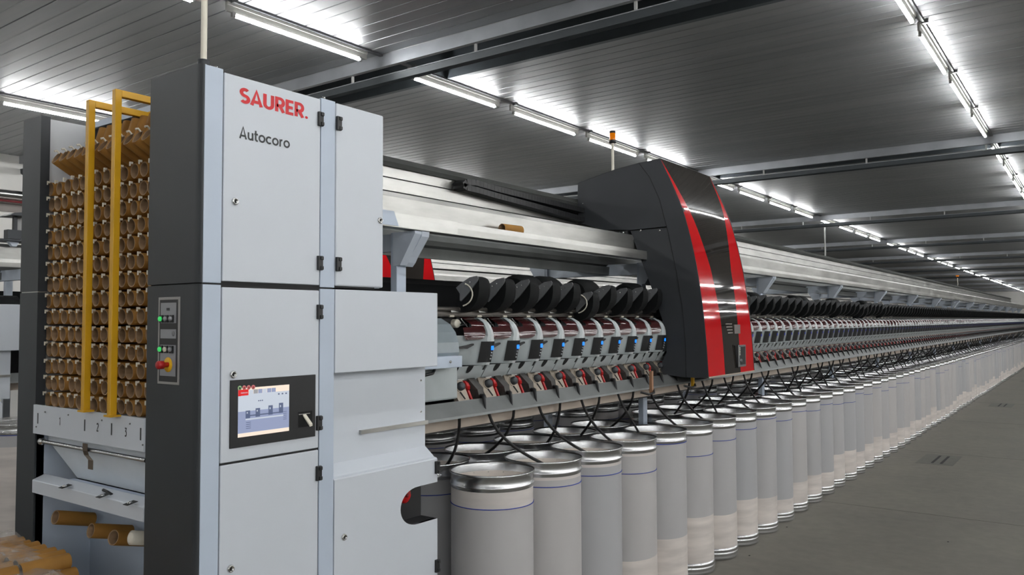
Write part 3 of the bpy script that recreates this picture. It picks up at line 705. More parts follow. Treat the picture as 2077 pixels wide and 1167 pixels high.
def place_can(x, y, lab, grp, fill, zs, tilt, lint=None, dark=False, full=True):
    global can_used
    c = can0 if not can_used else dup(can0)
    can_used = True
    c.location = (x, y, 0); c['label'] = lab; c['group'] = grp
    c.rotation_euler = (0, 0, rng.uniform(0, 6.28))
    ks = CH[can0] if c is can0 else [o for o in COL.objects if o.parent == c] if False else None
    return c
def set_can(c, parts, fill, zs, tilt, lint, band):
    for o in parts:
        nm = o.name.split('.')[0]
        if nm == 'body': o['fill'] = fill; o['band'] = band
        elif nm == 'blue_string': o.location.z = zs; o.rotation_euler = (tilt, tilt*.6, 0)
        elif nm == 'sliver_coil': o.location.z = lint
def new_can(x, y, lab, grp, fill, zs, tilt, lint, band, full):
    global can_used
    c = can0.copy() if can_used else can0
    if can_used: COL.objects.link(c)
    parts = []
    for ch in CH[can0]:
        nm = ch.name.split('.')[0]
        if not full and nm in ('inner_wall',): continue
        if can_used:
            o = ch.copy(); COL.objects.link(o); o.parent = c
        else: o = ch
        parts.append(o)
    can_used = True
    c.location = (x, y, 0); c.rotation_euler = (0, 0, rng.uniform(0, 6.28)); c['label'] = lab; c['group'] = grp
    set_can(c, parts, fill, zs, tilt, lint, band)
    return c
FIX = {0: (.10, .905, .004, .90), 1: (.12, .935, .003, .97), 2: (.13, .925, .016, .97), 3: (.33, .865, .012, .97), 4: (.36, .985, .006, 2), 5: (.41, .84, .012, 2), 6: (.34, .90, .014, 2), 7: (.37, .93, .005, 2), 8: (.30, .97, .006, 2)}
canpos = {}
CANX = [-2.522, -2.985, -3.80, -4.27]
for ri, X in enumerate(CANX):
    nmax = [84, 84, 60, 40][ri]
    for k in range(nmax):
        y = 3.264+.4632*k+(.005 if ri else 0)
        if ri == 1: y += .03
        jx, jy = rng.uniform(-.012, .012), rng.uniform(-.010, .010)
        if ri in (1, 2) and any(abs(y-(3.03+2.745*i)) < .262 for i in range(15)): continue
        if ri == 0 and k < 8: jx = jy = 0
        fill = rng.uniform(.2, .36); zs = rng.uniform(.86, .98); tl = rng.uniform(-.02, .02); band = 2
        if ri == 0 and k in FIX: fill, zs, tl, band = FIX[k]
        lint = rng.choice([.93, .96, .98, .99, .97, .9, .7])
        if ri == 0 and k < 8: lint = [.985, .995, .995, .99, .5, .99, .985, .6][k]
        rn = ['aisle row', 'second row', 'third row under the machine', 'fourth row under the machine'][ri]
        if ri < 2 and k < 40:
            lab = 'grey sliver can with steel rims, %s from the cabinet in the %s' % (ORD[k+1], rn)
            if ri == 0 and k == 0: lab = 'nearest grey sliver can, beside the white cabinet, blue string below its shiny rim'
            if ri == 0 and k == 4: lab = 'fifth sliver can of the aisle row, the one with the dark open mouth'
            g = 'sliver cans in the '+rn
        else: lab, g = 'grey sliver can standing in the %s%s' % (rn, ', far down the aisle' if ri < 2 else ''), 'sliver cans in the %s%s' % (rn, ' far away' if ri < 2 else '')
        new_can(X+jx, y+jy, lab, g, fill, zs, tl, lint, band, True)
        canpos[(ri, k)] = (X+jx, y+jy, lint)
# can of the neighbouring machine, with clear film over its rim
q = at(40, 850, 'Z', 1.067)
c = new_can(-6.68, 2.76, 'white sliver can at far left behind the charcoal column, clear film over its rim', 'x', .9, .985, 0, .9, 2, True)
del c['group']
mb = MB().lathe([(.216, .99), (.221, 1.0), (.219, 1.03), (.222, 1.05), (.219, 1.075), (.20, 1.085), (.15, 1.075), (.05, 1.08), (.0001, 1.07)], (-6.68, 2.76, 0), 'Z', 28)
tag(mb.build('plastic_film', BAG), 'clear crumpled film pulled over the rim of the far left can', 'film')

# ------------------------------------------------------------------ spinning units
PU = .2315
def fprof(z):
    pts = [(1.44, -2.80), (1.47, -2.745), (1.52, -2.674), (1.585, -2.632), (1.597, -2.626), (1.64, -2.615), (1.676, -2.607), (1.713, -2.599), (1.755, -2.603), (1.804, -2.629), (1.834, -2.689), (1.86, -2.76)]
    for (a, x0), (b, x1) in zip(pts, pts[1:]):
        if a <= z <= b: return x0+(x1-x0)*(z-a)/(b-a)
    return pts[0][1] if z < 1.44 else pts[-1][1]
SECT = [(-.2315, .150), (-.19, .128), (-.14, .090), (-.09, .048), (-.062, .022)]   # y, depth behind the front strip
def slant(y):
    for (a, d0), (b, d1) in zip(SECT, SECT[1:]):
        if a <= y <= b: return d0+(d1-d0)*(y-a)/(b-a)
    return SECT[0][1] if y < SECT[0][0] else SECT[-1][1]
def make_unit(full=True):
    t = thing('spinning_unit', (0, 0, 0), 'unit', 'spinning unit')
    zs = [1.584, 1.60, 1.62, 1.65, 1.68, 1.71, 1.74, 1.765, 1.79, 1.81, 1.834]
    def prof_at(y, z):
        return fprof(z)-slant(y)*(1 if z < 1.78 else max(0, 1-(z-1.78)/.12))
    sw = lambda z: 0 if z < 1.71 else .014*min(1, (z-1.71)/.04)+(.014*(z-1.79)/.044 if z > 1.79 else 0)
    house = MB()
    house.grid([[(prof_at(y, z), y, z) for y, d in SECT]+[(fprof(z)-.008, -.052, z)] for z in zs if z < 1.75])
    house.grid([[(fprof(z)-.03, -.056+sw(z)*.8, z), (fprof(z)-.008, -.052+sw(z)*.8, z)] for z in zs if 1.73 < z < 1.80], smooth=False)
    house.grid([[(fprof(z)-.012, -.001, z), (-2.80, 0, z)] for z in zs], smooth=False)
    house.grid([[(fprof(1.584)-slant(y), y, 1.584), (-2.80, y, 1.584)] for y, d in SECT]+[[(fprof(1.584), 0, 1.584), (-2.80, 0, 1.584)]], smooth=False)
    strip = MB()
    strip.grid([[(fprof(z)-.010, -.054+sw(z), z), (fprof(z)-.001, -.040+sw(z), z), (fprof(z), -.034+sw(z), z)] for z in zs])
    strip.grid([[(fprof(z), -.034+sw(z), z), (fprof(z), -.003, z), (fprof(z)-.012, 0, z)] for z in zs], mi=1)
    zl = [1.44, 1.455, 1.47, 1.495, 1.52, 1.55, 1.583]
    def lx(z): return fprof(z)-.016
    low = MB(); low.grid([[(lx(z), -.2290, z), (lx(z), -.002, z)] for z in zl])
    slot = MB(); slot.grid([[(lx(z)+.002, yc-w_, z), (lx(z)+.003, yc+w_, z)] for z, yc, w_ in ((1.545, -.142, .006), (1.55, -.14, .013), (1.56, -.138, .019), (1.57, -.137, .021), (1.583, -.137, .021))])
    slot.grid([[(lx(z)+.002, -.024, z), (lx(z)+.002, -.008, z)] for z in (1.556, 1.57, 1.582)])
    slot.grid([[(lx(z)+.0015, -.0035, z), (lx(z)+.0015, .0, z)] for z in zl])
    panel = MB()
    zp = [1.598, 1.62, 1.65, 1.68, 1.708]
    panel.grid([[(fprof(z)+.0005-.026*max(0, min(1, (1.0)))-.002, -.078, z), (fprof(z)+.0012-.006, -.054, z), (fprof(z)+.003, -.036, z), (fprof(z)+.003, -.001, z), (fprof(z)-.006, .0012, z)] for z in zp])
    disp = MB().box(fprof(1.676)+.003, fprof(1.676)+.0048, -.024, -.002, 1.662, 1.692)
    btn = []
    for z in (1.648, 1.632, 1.616): btn.append(MB().lathe([(.0001, .004), (.0045, .004), (.0055, 0)], (fprof(z)+.003, -.013, z), 'X', 10))
    cover = MB()
    # smoked cover: wide pane low, triangular flap rising to the shaft
    rows_ = []
    for z, y0, y1 in ((1.718, -.150, -.100), (1.721, -.153, -.084), (1.728, -.155, -.072), (1.740, -.156, -.066), (1.760, -.155, -.062), (1.782, -.152, -.062), (1.7835, -.112, -.062), (1.80, -.112, -.055), (1.815, -.105, -.025), (1.835, -.088, .04), (1.852, -.072, .095)):
        r = []
        for i in range(5):
            y = y0+(y1-y0)*i/4
            xx = (fprof(min(z, 1.79))-.9*slant(y))+.016 if z < 1.80 else None
            if z >= 1.80:
                k = (z-1.80)/.052; xx = (fprof(1.79)-.9*slant(min(y, -.062))+.012)*(1-k)+(-2.80)*k
            r.append((xx, y, z))
        rows_.append(r)
    cover.grid(rows_)
    disc_ = MB().lathe([(.0001, .01), (.0215, .01), (.0235, .004), (.0235, -.03)], (-2.755, -.128, 1.803), 'X', 18)
    well = MB().box(-2.85, -2.775, -.231, 0, 1.72, 1.86).box(-2.765, -2.755, -.125, -.10, 1.78, 1.835); well.grid([[(fprof(1.74)-slant(y), y, 1.739), (-2.80, y, 1.739)] for y, d in SECT], smooth=False)
    gear = MB().tube([(-2.76, -.085, 1.83), (-2.735, -.06, 1.785)], .005, 6).tube([(-2.76, -.10, 1.79), (-2.74, -.06, 1.80)], .006, 6).lathe([(.0001, .004), (.012, .004), (.012, -.02)], (-2.765, -.075, 1.805), 'X', 10)
    lev = MB()
    q = lambda y, z: (fprof(z)-slant(y)+.022, y, z)
    lev.prism([(-.228, 1.672), (-.222, 1.684), (-.16, 1.690), (-.108, 1.698), (-.104, 1.690), (-.135, 1.680), (-.16, 1.672), (-.19, 1.674)], 'X', fprof(1.68)-.060, fprof(1.68)-.048)
    # rotor plate, knob, lever, feed block, needle below the shell
    def TP(y, s, out=0.): return (-2.70+.045*s+out, y+.015*s, 1.517-.118*s)
    plt = MB()
    plt.add([TP(-.252, 0), TP(-.150, 0), TP(-.150, 1), TP(-.236, 1), TP(-.256, .25)], [(0, 1, 2, 3, 4)])
    plt.add([TP(-.252, 0, -.03), TP(-.252, 0), TP(-.256, .25), TP(-.236, 1), TP(-.236, 1, -.03)], [(0, 1, 2, 3, 4)])
    tab = MB().box(-2.72, -2.655, -.235, -.185, 1.513, 1.519)
    kn = MB(); c = Vector(TP(-.197, .33, .008)); ax = Vector((.93, -.05, .35)).normalized()
    kn.tube([c-ax*.005, c+ax*.006, c+ax*.018, c+ax*.026, c+ax*.028], [.0225, .0235, .022, .014, .002], 12)
    ringb = MB(); ringb.tube([c-ax*.012, c-ax*.002], [.029, .028], 12, smooth=False)
    kl = MB(); a_ = Vector(TP(-.215, .55, .012)); b_ = Vector(TP(-.196, .86, .012)); kl.tube([a_, b_], [.0045, .004], 6)
    red = MB()
    for (y0, y1, s0, s1, o0, o1) in ((-.150, -.128, .12, .25, .018, .026), ):
        pass
    rr = [(-.148, -.140, .10, .012), (-.153, -.132, .20, .019), (-.154, -.129, .34, .020), (-.149, -.131, .46, .014), (-.145, -.131, .52, .006), (-.141, -.129, 1., .004)]
    fr = [[TP(y0, s, o) for y0, y1, s, o in rr], [TP((y0+y1)/2, s, o+.006) for y0, y1, s, o in rr], [TP(y1, s, o) for y0, y1, s, o in rr], [TP(y1, s, o-.02) for y0, y1, s, o in rr]]
    red.grid([[fr[j][i] for j in range(4)] for i in range(len(rr))], smooth=False)
    red.grid([[TP(y0, s, o-.02), TP(y0, s, o)] for y0, y1, s, o in rr], smooth=False)
    blk = MB()
    v = [TP(-.108, .02, .004), TP(-.050, 0, .0), TP(-.045, .45, .034), TP(-.100, .50, .036), TP(-.092, .95, .020), TP(-.052, .92, .018), TP(-.112, .5, -.02), TP(-.04, .45, -.02), TP(-.095, 1, -.03), TP(-.05, .95, -.03)]
    blk.add(v, [(0, 1, 2, 3), (3, 2, 5, 4), (0, 3, 6), (3, 4, 8, 6), (1, 7, 2), (2, 7, 9, 5), (4, 5, 9, 8)])
    back = MB().add([(-2.735, -.2315, 1.53), (-2.735, 0, 1.53), (-2.685, 0, 1.40), (-2.685, -.2315, 1.40)], [(0, 1, 2, 3)])
    ndl = MB(); ndl.tube([TP(-.078, .80, .020), (-2.606, -.085, 1.425), (-2.588, -.100, 1.392), (-2.568, -.118, 1.352)], [.012, .012, .0075, .004], 6)
    tip = MB().tube([(-2.570, -.116, 1.356), (-2.562, -.122, 1.338)], [.0052, .0025], 6)
    # cradle: black curved shield with riveted arm
    yc = -.135
    arm = MB(); ap = [(-2.600, 2.040), (-2.608, 2.050), (-2.655, 2.044), (-2.715, 2.014), (-2.748, 1.992), (-2.722, 1.960), (-2.722, 1.925), (-2.714, 1.920), (-2.668, 1.958), (-2.606, 2.022)]
    arm.prism(ap, 'Y', yc-.004, yc+.004)
    riv = [MB().lathe([(.0001, -.003), (.004, -.002), (.0045, 0)], (x_, yc-.004, z_), 'Y', 8) for x_, z_ in ((-2.655, 2.018), (-2.686, 2.006))]
    sh = MB(); pr = []
    pr = [(-2.72, 2.015), (-2.66, 2.045), (-2.606, 2.047), (-2.598, 2.02), (-2.598, 1.985), (-2.603, 1.95), (-2.615, 1.92), (-2.64, 1.89), (-2.675, 1.868), (-2.72, 1.86), (-2.76, 1.868)]
    ys_ = [(.004, 1), (.04, .995), (.075, .96), (.105, .90), (.135, .79), (.155, .66), (.168, .48), (.174, .25)]
    sh.grid([[(-2.735+(x_+2.735)*k, yc+y_, 1.945+(z_-1.945)*k) for y_, k in ys_] for x_, z_ in pr])
    sh.add([(x_, yc+.004, z_) for x_, z_ in pr], [tuple(range(len(pr)))])
    sh.lathe([(.0001, .174), (.02, .174)], (-2.735, yc, 1.945), 'Y', 12, smooth=False)
    # bright yarn guide bits on the shaft
    gd = MB().prism([(-.205, 1.862), (-.10, 1.862), (-.10, 1.869), (-.21, 1.872)], 'X', -2.728, -2.722).prism([(-.09, 1.862), (-.065, 1.862), (-.075, 1.872), (-.10, 1.872)], 'X', -2.728, -2.722)
    gd2 = MB().tube([(-2.742, -.20, 1.842), (-2.742, -.165, 1.842)], .006, 8)
    if full:
        h = house.build('housing', HOUS, t); strip.build('front_strip', [HOUS, HOUS2], t)
        low.build('lower_shell', HOUS, t); slot.build('shell_slots', BLACKM, t)
        pn = panel.build('control_panel', BLACK, t); disp.build('blue_display', BLUED, pn)
        for b in btn: b.build('button', SILV, pn)
        cover.build('smoked_cover', MAROON, t); disc_.build('pale_disc', CREAM, t); well.build('inner_well', BLACKM, t); gear.build('steel_linkage', STEEL, t)
        lev.build('yarn_guide', BLACK, t)
        p_ = plt.build('rotor_plate', BEIGE, t); back.build('rotor_back', BLACKM, t); tab.build('plate_tab', STEEL, p_)
        k_ = kn.build('knob', KNOB, t); ringb.build('knob_ring', BEIGE, k_); kl.build('knob_pin', BLACK, k_)
        red.build('red_lever', REDL, t); blk.build('feed_block', mat('dark_feed_block', s2l(62, 60, 58), .5, noise=.1, nscale=30) if 'dark_feed_block' not in bpy.data.materials else bpy.data.materials['dark_feed_block'], t)
        nd = ndl.build('feed_needle', BLACK, t); tip.build('red_tip', REDL, nd)
        sh.build('cradle_shield', SHIELD, t); am = arm.build('cradle_arm', ARM, t)
        for r in riv: r.build('rivet', STEEL, am)
        gd.build('bright_guide', STEEL, t); gd2.build('shaft_sleeve', CREAM, t)
        return t
    mats = [HOUS, HOUS2, BLACKM, BLACK, BLUED, MAROON, BEIGE, KNOB, REDL, SHIELD, ARM, CREAM, STEEL]
    J = MB()
    for m_, i in ((house, 0), (low, 0), (slot, 2), (panel, 3), (disp, 4), (cover, 5), (well, 2), (lev, 3), (plt, 6), (back, 2), (kn, 7), (red, 8), (blk, 3), (ndl, 3), (sh, 9), (arm, 10), (gd, 12)):
        o = len(J.v); J.v += m_.v; J.f += [[q_+o for q_ in f] for f in m_.f]; J.m += [i]*len(m_.f); J.sm += m_.sm
    o = len(J.v); J.v += strip.v; J.f += [[q_+o for q_ in f] for f in strip.f]; J.m += strip.m; J.sm += strip.sm
    bpy.data.objects.remove(t)
    ob = J.build('spinning_unit', mats); tag(ob, 'x', 'spinning unit'); return ob
un0 = make_unit(); index_children(un0)
BLUEN = BLUED; BLUED = mat('blue_display_view_dimmed', s2l(16, 44, 170), .3, emit=.55); un1 = make_unit(False); un2 = make_unit(); index_children(un2); BLUED = BLUEN; unused = [False, False, False]  # same displays farther along; oblique-view dimming put into their colour and glow
HOOD_Y1, HOOD_Y2 = 5.53, 6.47
NEARU = 48; NU = 168
def shift_cradle(u, k):
    dz = {5: -.05, 7: -.012, 10: -.02}.get(k, random.choice([0, 0, -.008, -.02, .008, -.03]) if k > 9 else 0)
    for c in COL.objects[-40:]:
        if c.parent == u and c.name.split('.')[0] in ('cradle_shield', 'cradle_arm'):
            c.location = (0, 0, dz); c.rotation_euler = (0, 0, 0)
raised = {3, 4, 6, 9, 14, 15, 20, 26, 27, 33, 40}
for k in range(NU):
    yu = 3.3885+PU*k
    if yu < HOOD_Y1+.1: lab, g = 'grey spinning unit with lit blue display, %s from the white end cabinet' % ORD[k+1], 'spinning units before the red hood'; kk = k
    elif yu < HOOD_Y2+.1: lab, g = 'grey spinning unit mostly hidden behind the red and black hood', 'spinning units behind the red hood'; kk2 = k
    else:
        m_ = k-kk2
        if m_ <= 34: lab, g = 'grey spinning unit with blue display, %s beyond the red and black hood' % ORD[m_], 'spinning units beyond the red hood'
        else: lab, g = 'distant grey spinning unit near the vanishing end of the machine', 'distant spinning units'
    if k < NEARU:
        if yu < HOOD_Y1+.5: u = un0 if k == 0 else dup(un0)
        else:
            u = dup(un2) if unused[2] else un2
            unused[2] = True
        if k: shift_cradle(u, k)
    else:
        u = un1 if not unused[1] else un1.copy()
        if unused[1]: COL.objects.link(u)
        unused[1] = True
    u.location = (0, yu, 0); u['label'] = lab; u['group'] = g
# raised cradles standing up behind the row
rc0 = None
for k in sorted(raised):
    yu = 3.3885+PU*k-.1
    if rc0 is None:
        mb = MB()
        pr = [(-2.845+.115*math.cos(math.radians(a)), 1.985+.112*math.sin(math.radians(a))) for a in range(-10, 195, 12)]
        mb.grid([[(-2.845+(x_+2.845)*kk3, y_, 1.985+(z_-1.985)*kk3) for y_, kk3 in ((-.10, .8), (-.085, .93), (-.05, 1), (.06, 1), (.09, .93), (.105, .8))] for x_, z_ in pr])
        mb.add([(-2.845+(x_+2.845)*.8, -.10, 1.985+(z_-1.985)*.8) for x_, z_ in pr], [tuple(range(len(pr)))])
        rc0 = mb.build('raised_cradle', SHIELD); o = rc0
        tag(o, 'x', 'cradle')
    else:
        o = rc0.copy(); COL.objects.link(o)
    o.location = (0, yu, 0)
    o['label'] = 'raised black bobbin shield behind the row, above the %s spinning unit' % ORD[k+1]; o['group'] = 'raised black bobbin shields'
# creamy bobbin rings seen between the shields
for k, (yu, zc) in enumerate(((3.3885-.14, 1.955), (3.3885+PU*5-.145, 1.925))):
    mb = MB().tube([(-2.72+.085*math.cos(a), yu, zc+.062*math.sin(a)) for a in [math.radians(-75+i*14) for i in range(11)]], .004, 6)
    tag(mb.build('yarn_bobbin', CREAM), ['cream yarn bobbin edge at the first black shield', 'cream yarn bobbin edge low between the black shields near the hood'][k], 'bobbin')

# ------------------------------------------------------------------ long members of the machine
Y0m, Y1m = 2.44, 44.
MB0 = (-3.4, 20, 0); T = thing
mach = T('overhead_rail', MB0, 'stacked galvanised and dark rails running the length of the machine, topmost', 'rail')
def prismY(nm, poly, y0, y1, m, par=None, **k): return MB().prism(poly, 'Y', y0, y1).build(nm, m, par or mach, **k)
def yz(x_px, y_px, X): return at(x_px, y_px, 'X', X).z
z = lambda y_px, X: yz(790, y_px, X)
prismY('dark_top_rail', [(-3.60, z(337, -3.40)), (-3.40, z(337, -3.40)), (-3.385, z(328, -3.385)), (-3.40, z(326, -3.40)), (-3.44, z(318, -3.44)), (-3.60, z(318, -3.44))], Y0m, Y1m, DARKRAIL)
prismY('upper_rail', [(-3.58, z(359, -3.42)), (-3.42, z(359, -3.42)), (-3.42, z(337, -3.42)), (-3.58, z(337, -3.42))], Y0m, Y1m, GALV)
prismY('middle_rail', [(-3.56, z(386.5, -3.40)), (-3.40, z(386.5, -3.40)), (-3.40, z(361.5, -3.40)), (-3.56, z(361.5, -3.40))], Y0m, Y1m, GALV)
prismY('rail_gap', [(-3.56, z(392, -3.43)), (-3.43, z(392, -3.43)), (-3.43, z(357, -3.43)), (-3.56, z(357, -3.43))], Y0m, Y1m, BLACKM)
mach = T('conveyor_trough', MB0, 'long galvanised trough under the top rails, carrying a single brown tube', 'trough')
ZB, ZL = z(432, -2.78), z(459, -2.78)
prismY('trough_channel', [(-2.915, z(389, -2.90)), (-2.90, z(389, -2.90)), (-2.888, z(398, -2.888)), (-2.895, ZB-.012), (-2.786, ZB-.012), (-2.786, ZB), (-2.780, ZB), (-2.778, ZB-.03), (-2.780, ZL), (-2.80, ZL), (-2.80, ZL+.006), (-2.89, ZL+.006), (-2.915, ZL+.02)], Y0m, Y1m, GALV)
MB().box(-2.7805, -2.7775, 2.44, 3.30, ZL+.002, ZB+.004).build('trough_joint_plate', GALV, mach)
q1 = at(783, 425, 'X', -2.775); q2 = at(807, 455, 'X', -2.775)
MB().prism([(2.44, ZB+.012), (q2.y-.03, ZB+.010), (q2.y+.005, ZL+.005), (2.44, ZL+.004)], 'X', -2.776, -2.772).build('pale_end_plate', WHITE2, mach)
mach = T('suction_duct', MB0, 'dark grey air duct with a ledge under the galvanised trough', 'duct')
prismY('duct_body', [(-3.27, 2.25), (-3.245, 2.27), (-3.24, 2.30), (-3.26, 2.335), (-3.30, 2.355), (-3.40, 2.365), (-3.50, 2.36), (-3.56, 2.33), (-3.56, 2.24)], Y0m, Y1m, GALVD)
prismY('duct_ledge', [(-3.34, 2.20), (-3.235, 2.19), (-3.23, 2.252), (-3.34, 2.255)], Y0m, Y1m, GALVD)
mach = T('winding_beam', MB0, 'dark inner beam and shaft running behind all the spinning units', 'machine beam')
prismY('machine_core', [(-3.90, 1.30), (-2.88, 1.30), (-2.87, 1.44), (-2.87, 1.70), (-2.87, 1.87), (-3.5, 1.86), (-3.95, 1.9)], 2.77, Y1m, BLACKM)
prismY('far_side_shields', [(-4.10, 1.9), (-3.92, 1.9), (-3.92, 2.08), (-3.96, 2.12), (-4.05, 2.12), (-4.12, 2.02)], 2.5, Y1m, SHIELD)
MB().tube([(-2.735, 2.78, 1.878), (-2.735, Y1m, 1.878)], .012, 8).tube([(-2.745, 2.78, 1.843), (-2.745, Y1m, 1.843)], .005, 6).box(-2.80, -2.745, 2.78, Y1m, 1.848, 1.885).build('winding_shaft', mat('oiled_shaft', s2l(96, 92, 88), .35, .6, noise=.1, nscale=20), mach)
mach = T('sliver_gutter', MB0, 'long grey steel gutter with beige skirt below the red levers', 'gutter')
prismY('gutter_channel', [(-2.66, 1.405), (-2.635, 1.408), (-2.625, 1.411), (-2.62, 1.414), (-2.618, 1.410), (-2.556, 1.350), (-2.552, 1.338), (-2.557, 1.338), (-2.561, 1.348), (-2.66, 1.39)], 2.62, Y1m, GALVD)
prismY('lower_skirt', [(-2.70, 1.275), (-2.64, 1.275), (-2.64, 1.38), (-2.70, 1.38)], 2.62, Y1m, SKIRT)
prismY('under_rail', [(-2.80, 1.255), (-2.66, 1.262), (-2.66, 1.276), (-2.80, 1.276)], 2.62, Y1m, BLACK)
# posts and cross members
PN = ['nearest, beside the white cabinet', 'second nearest, left of the red hood', 'first beyond the red hood', 'second beyond the red hood', 'third beyond the red hood', 'fourth beyond the red hood']
for i in range(15):
    y = 3.03+2.745*i
    mach = T('portal_frame', (-3.4, y, 0), 'pale blue steel portal frame under the trough, '+PN[i] if i < 6 else 'distant pale blue steel portal frame under the trough', 'support frame', 'pale blue portal frames' if i < 6 else 'distant pale blue portal frames')
    for s_, X in ((1, -2.95), (-1, -3.85)):
        MB().box(X-.022, X+.022, y-.04, y+.03, .0, 2.275).build('post', WHITE2 if s_ > 0 else BLUEGREY, mach, bevel=.003)
        e = X+.155*s_
        MB().prism([(X, 2.10), (X, 2.275), (e, 2.275), (e, 2.262), (X+.10*s_, 2.18), (X+.05*s_, 2.105)], 'Y', y-.045, y+.005).prism([(X+.04*s_, 2.10), (e, 2.25), (e+.004*s_, 2.275), (X+.155*s_, 2.278), (X+.06*s_, 2.12)], 'Y', y+.004, y+.06).build('gusset', BLUEGREY, mach)
    MB().box(-3.85, -2.95, y-.02, y+.02, 2.18, 2.272).build('cross_member', BLUEGREY, mach, bevel=.003)
# end cover right of the white side box
ec = thing('end_cover', (-2.66, 2.95, 1.55), 'grey curved end cover with pale box between white cabinet and first unit', 'cover')
pts = [(-2.66, 1.60), (-2.62, 1.60), (-2.60, 1.66), (-2.605, 1.71), (-2.625, 1.76), (-2.66, 1.80), (-2.72, 1.83), (-2.80, 1.835), (-2.80, 1.60)]
MB().prism(pts, 'Y', 2.80, 3.10).build('curved_shell', mat('smoky_grey_cover', s2l(128, 138, 144), .25, noise=.08, nscale=8), ec, bevel=.003)
a = at(889, 713, 'X', -2.52); b = at(931, 736, 'X', -2.52)
MB().box(-2.66, -2.56, 2.74, 3.075, 1.588, 1.645).build('pale_box', WHITE2, ec, bevel=.003)
MB().lathe([(.0001, .008), (.006, .008), (.006, 0)], (-2.56, 2.98, 1.618), 'X', 10).build('latch', STEEL, ec)
MB().box(-2.80, -2.66, 2.74, 3.16, 1.42, 1.59).build('lower_shell', HOUS, ec, bevel=.01)
MB().tube([(-2.69, 2.80, 1.57), (-2.62, 2.85, 1.555), (-2.60, 2.90, 1.565), (-2.66, 2.98, 1.575)], .008, 6).build('cable_bundle', BLACK, ec)
MB().box(-2.635, -2.612, 3.03, 3.075, 1.668, 1.678).build('ceramic_guide', CREAM, ec)
MB().tube([(-2.66, 3.0, 1.66), (-2.62, 3.07, 1.655), (-2.625, 3.12, 1.66)], .007, 6).build('guide_arm', BLACK, ec)
# yellow-brown tube riding on the conveyor
a = at(1018, 456.5, 'X', -2.835); b = at(1061, 461, 'X', -2.835)
t = place_tube((-2.835, a.y, ZB-.012+TR), (0, 0, -.1), 'single brown cardboard tube riding in the overhead steel trough')
# hoses (sliver leading from the skirt down into the cans)
HOSE = mat('black_hose', s2l(24, 24, 26), .55, noise=.1, nscale=20)
hose0 = {}
for k in range(NU-8):
    y = 3.10+PU*k; ri = (k+1) % 2; ci = (k+1)//2
    if (ri, ci) not in canpos: continue
    cx, cy, cl = canpos[(ri, ci)]
    def mk(y, cx, cy, zl):
        ax_, ay_ = (cx+.03+.05*math.sin(k*2.1), cy+.05*math.cos(k*1.7))
        P0 = Vector((-2.60, y, 1.345)); P3 = Vector((ax_, ay_, zl))
        P1 = Vector((-2.60+(.02 if ri == 0 else -.02), y+.03, 1.20)); P2 = Vector((ax_*.5+-2.6*.5, ay_*.6+y*.4, 1.085))
        pts = []
        for i in range(9):
            s_ = i/8; pts.append(P0*(1-s_)**3+P1*3*s_*(1-s_)**2+P2*3*s_*s_*(1-s_)+P3*s_**3)
        return MB().tube(pts, .0085, 6)
    far = k >= 60
    if far and ri in hose0:
        src, sk = hose0[ri]; o = src.copy(); COL.objects.link(o); o.location = (0, PU*(k-sk), 0)
    else:
        o = mk(y, cx, cy, min(cl+.01, 1.02)).build('sliver_hose', HOSE)
        if far: hose0[ri] = (o, k)
    if k < 34: tag(o, 'black hose hanging from the gutter into a can, %s along the machine' % ORD[k+1], 'hose', 'black hoses into the cans')
    else: tag(o, 'distant black hose hanging from the gutter into a can', 'hose', 'distant black hoses')

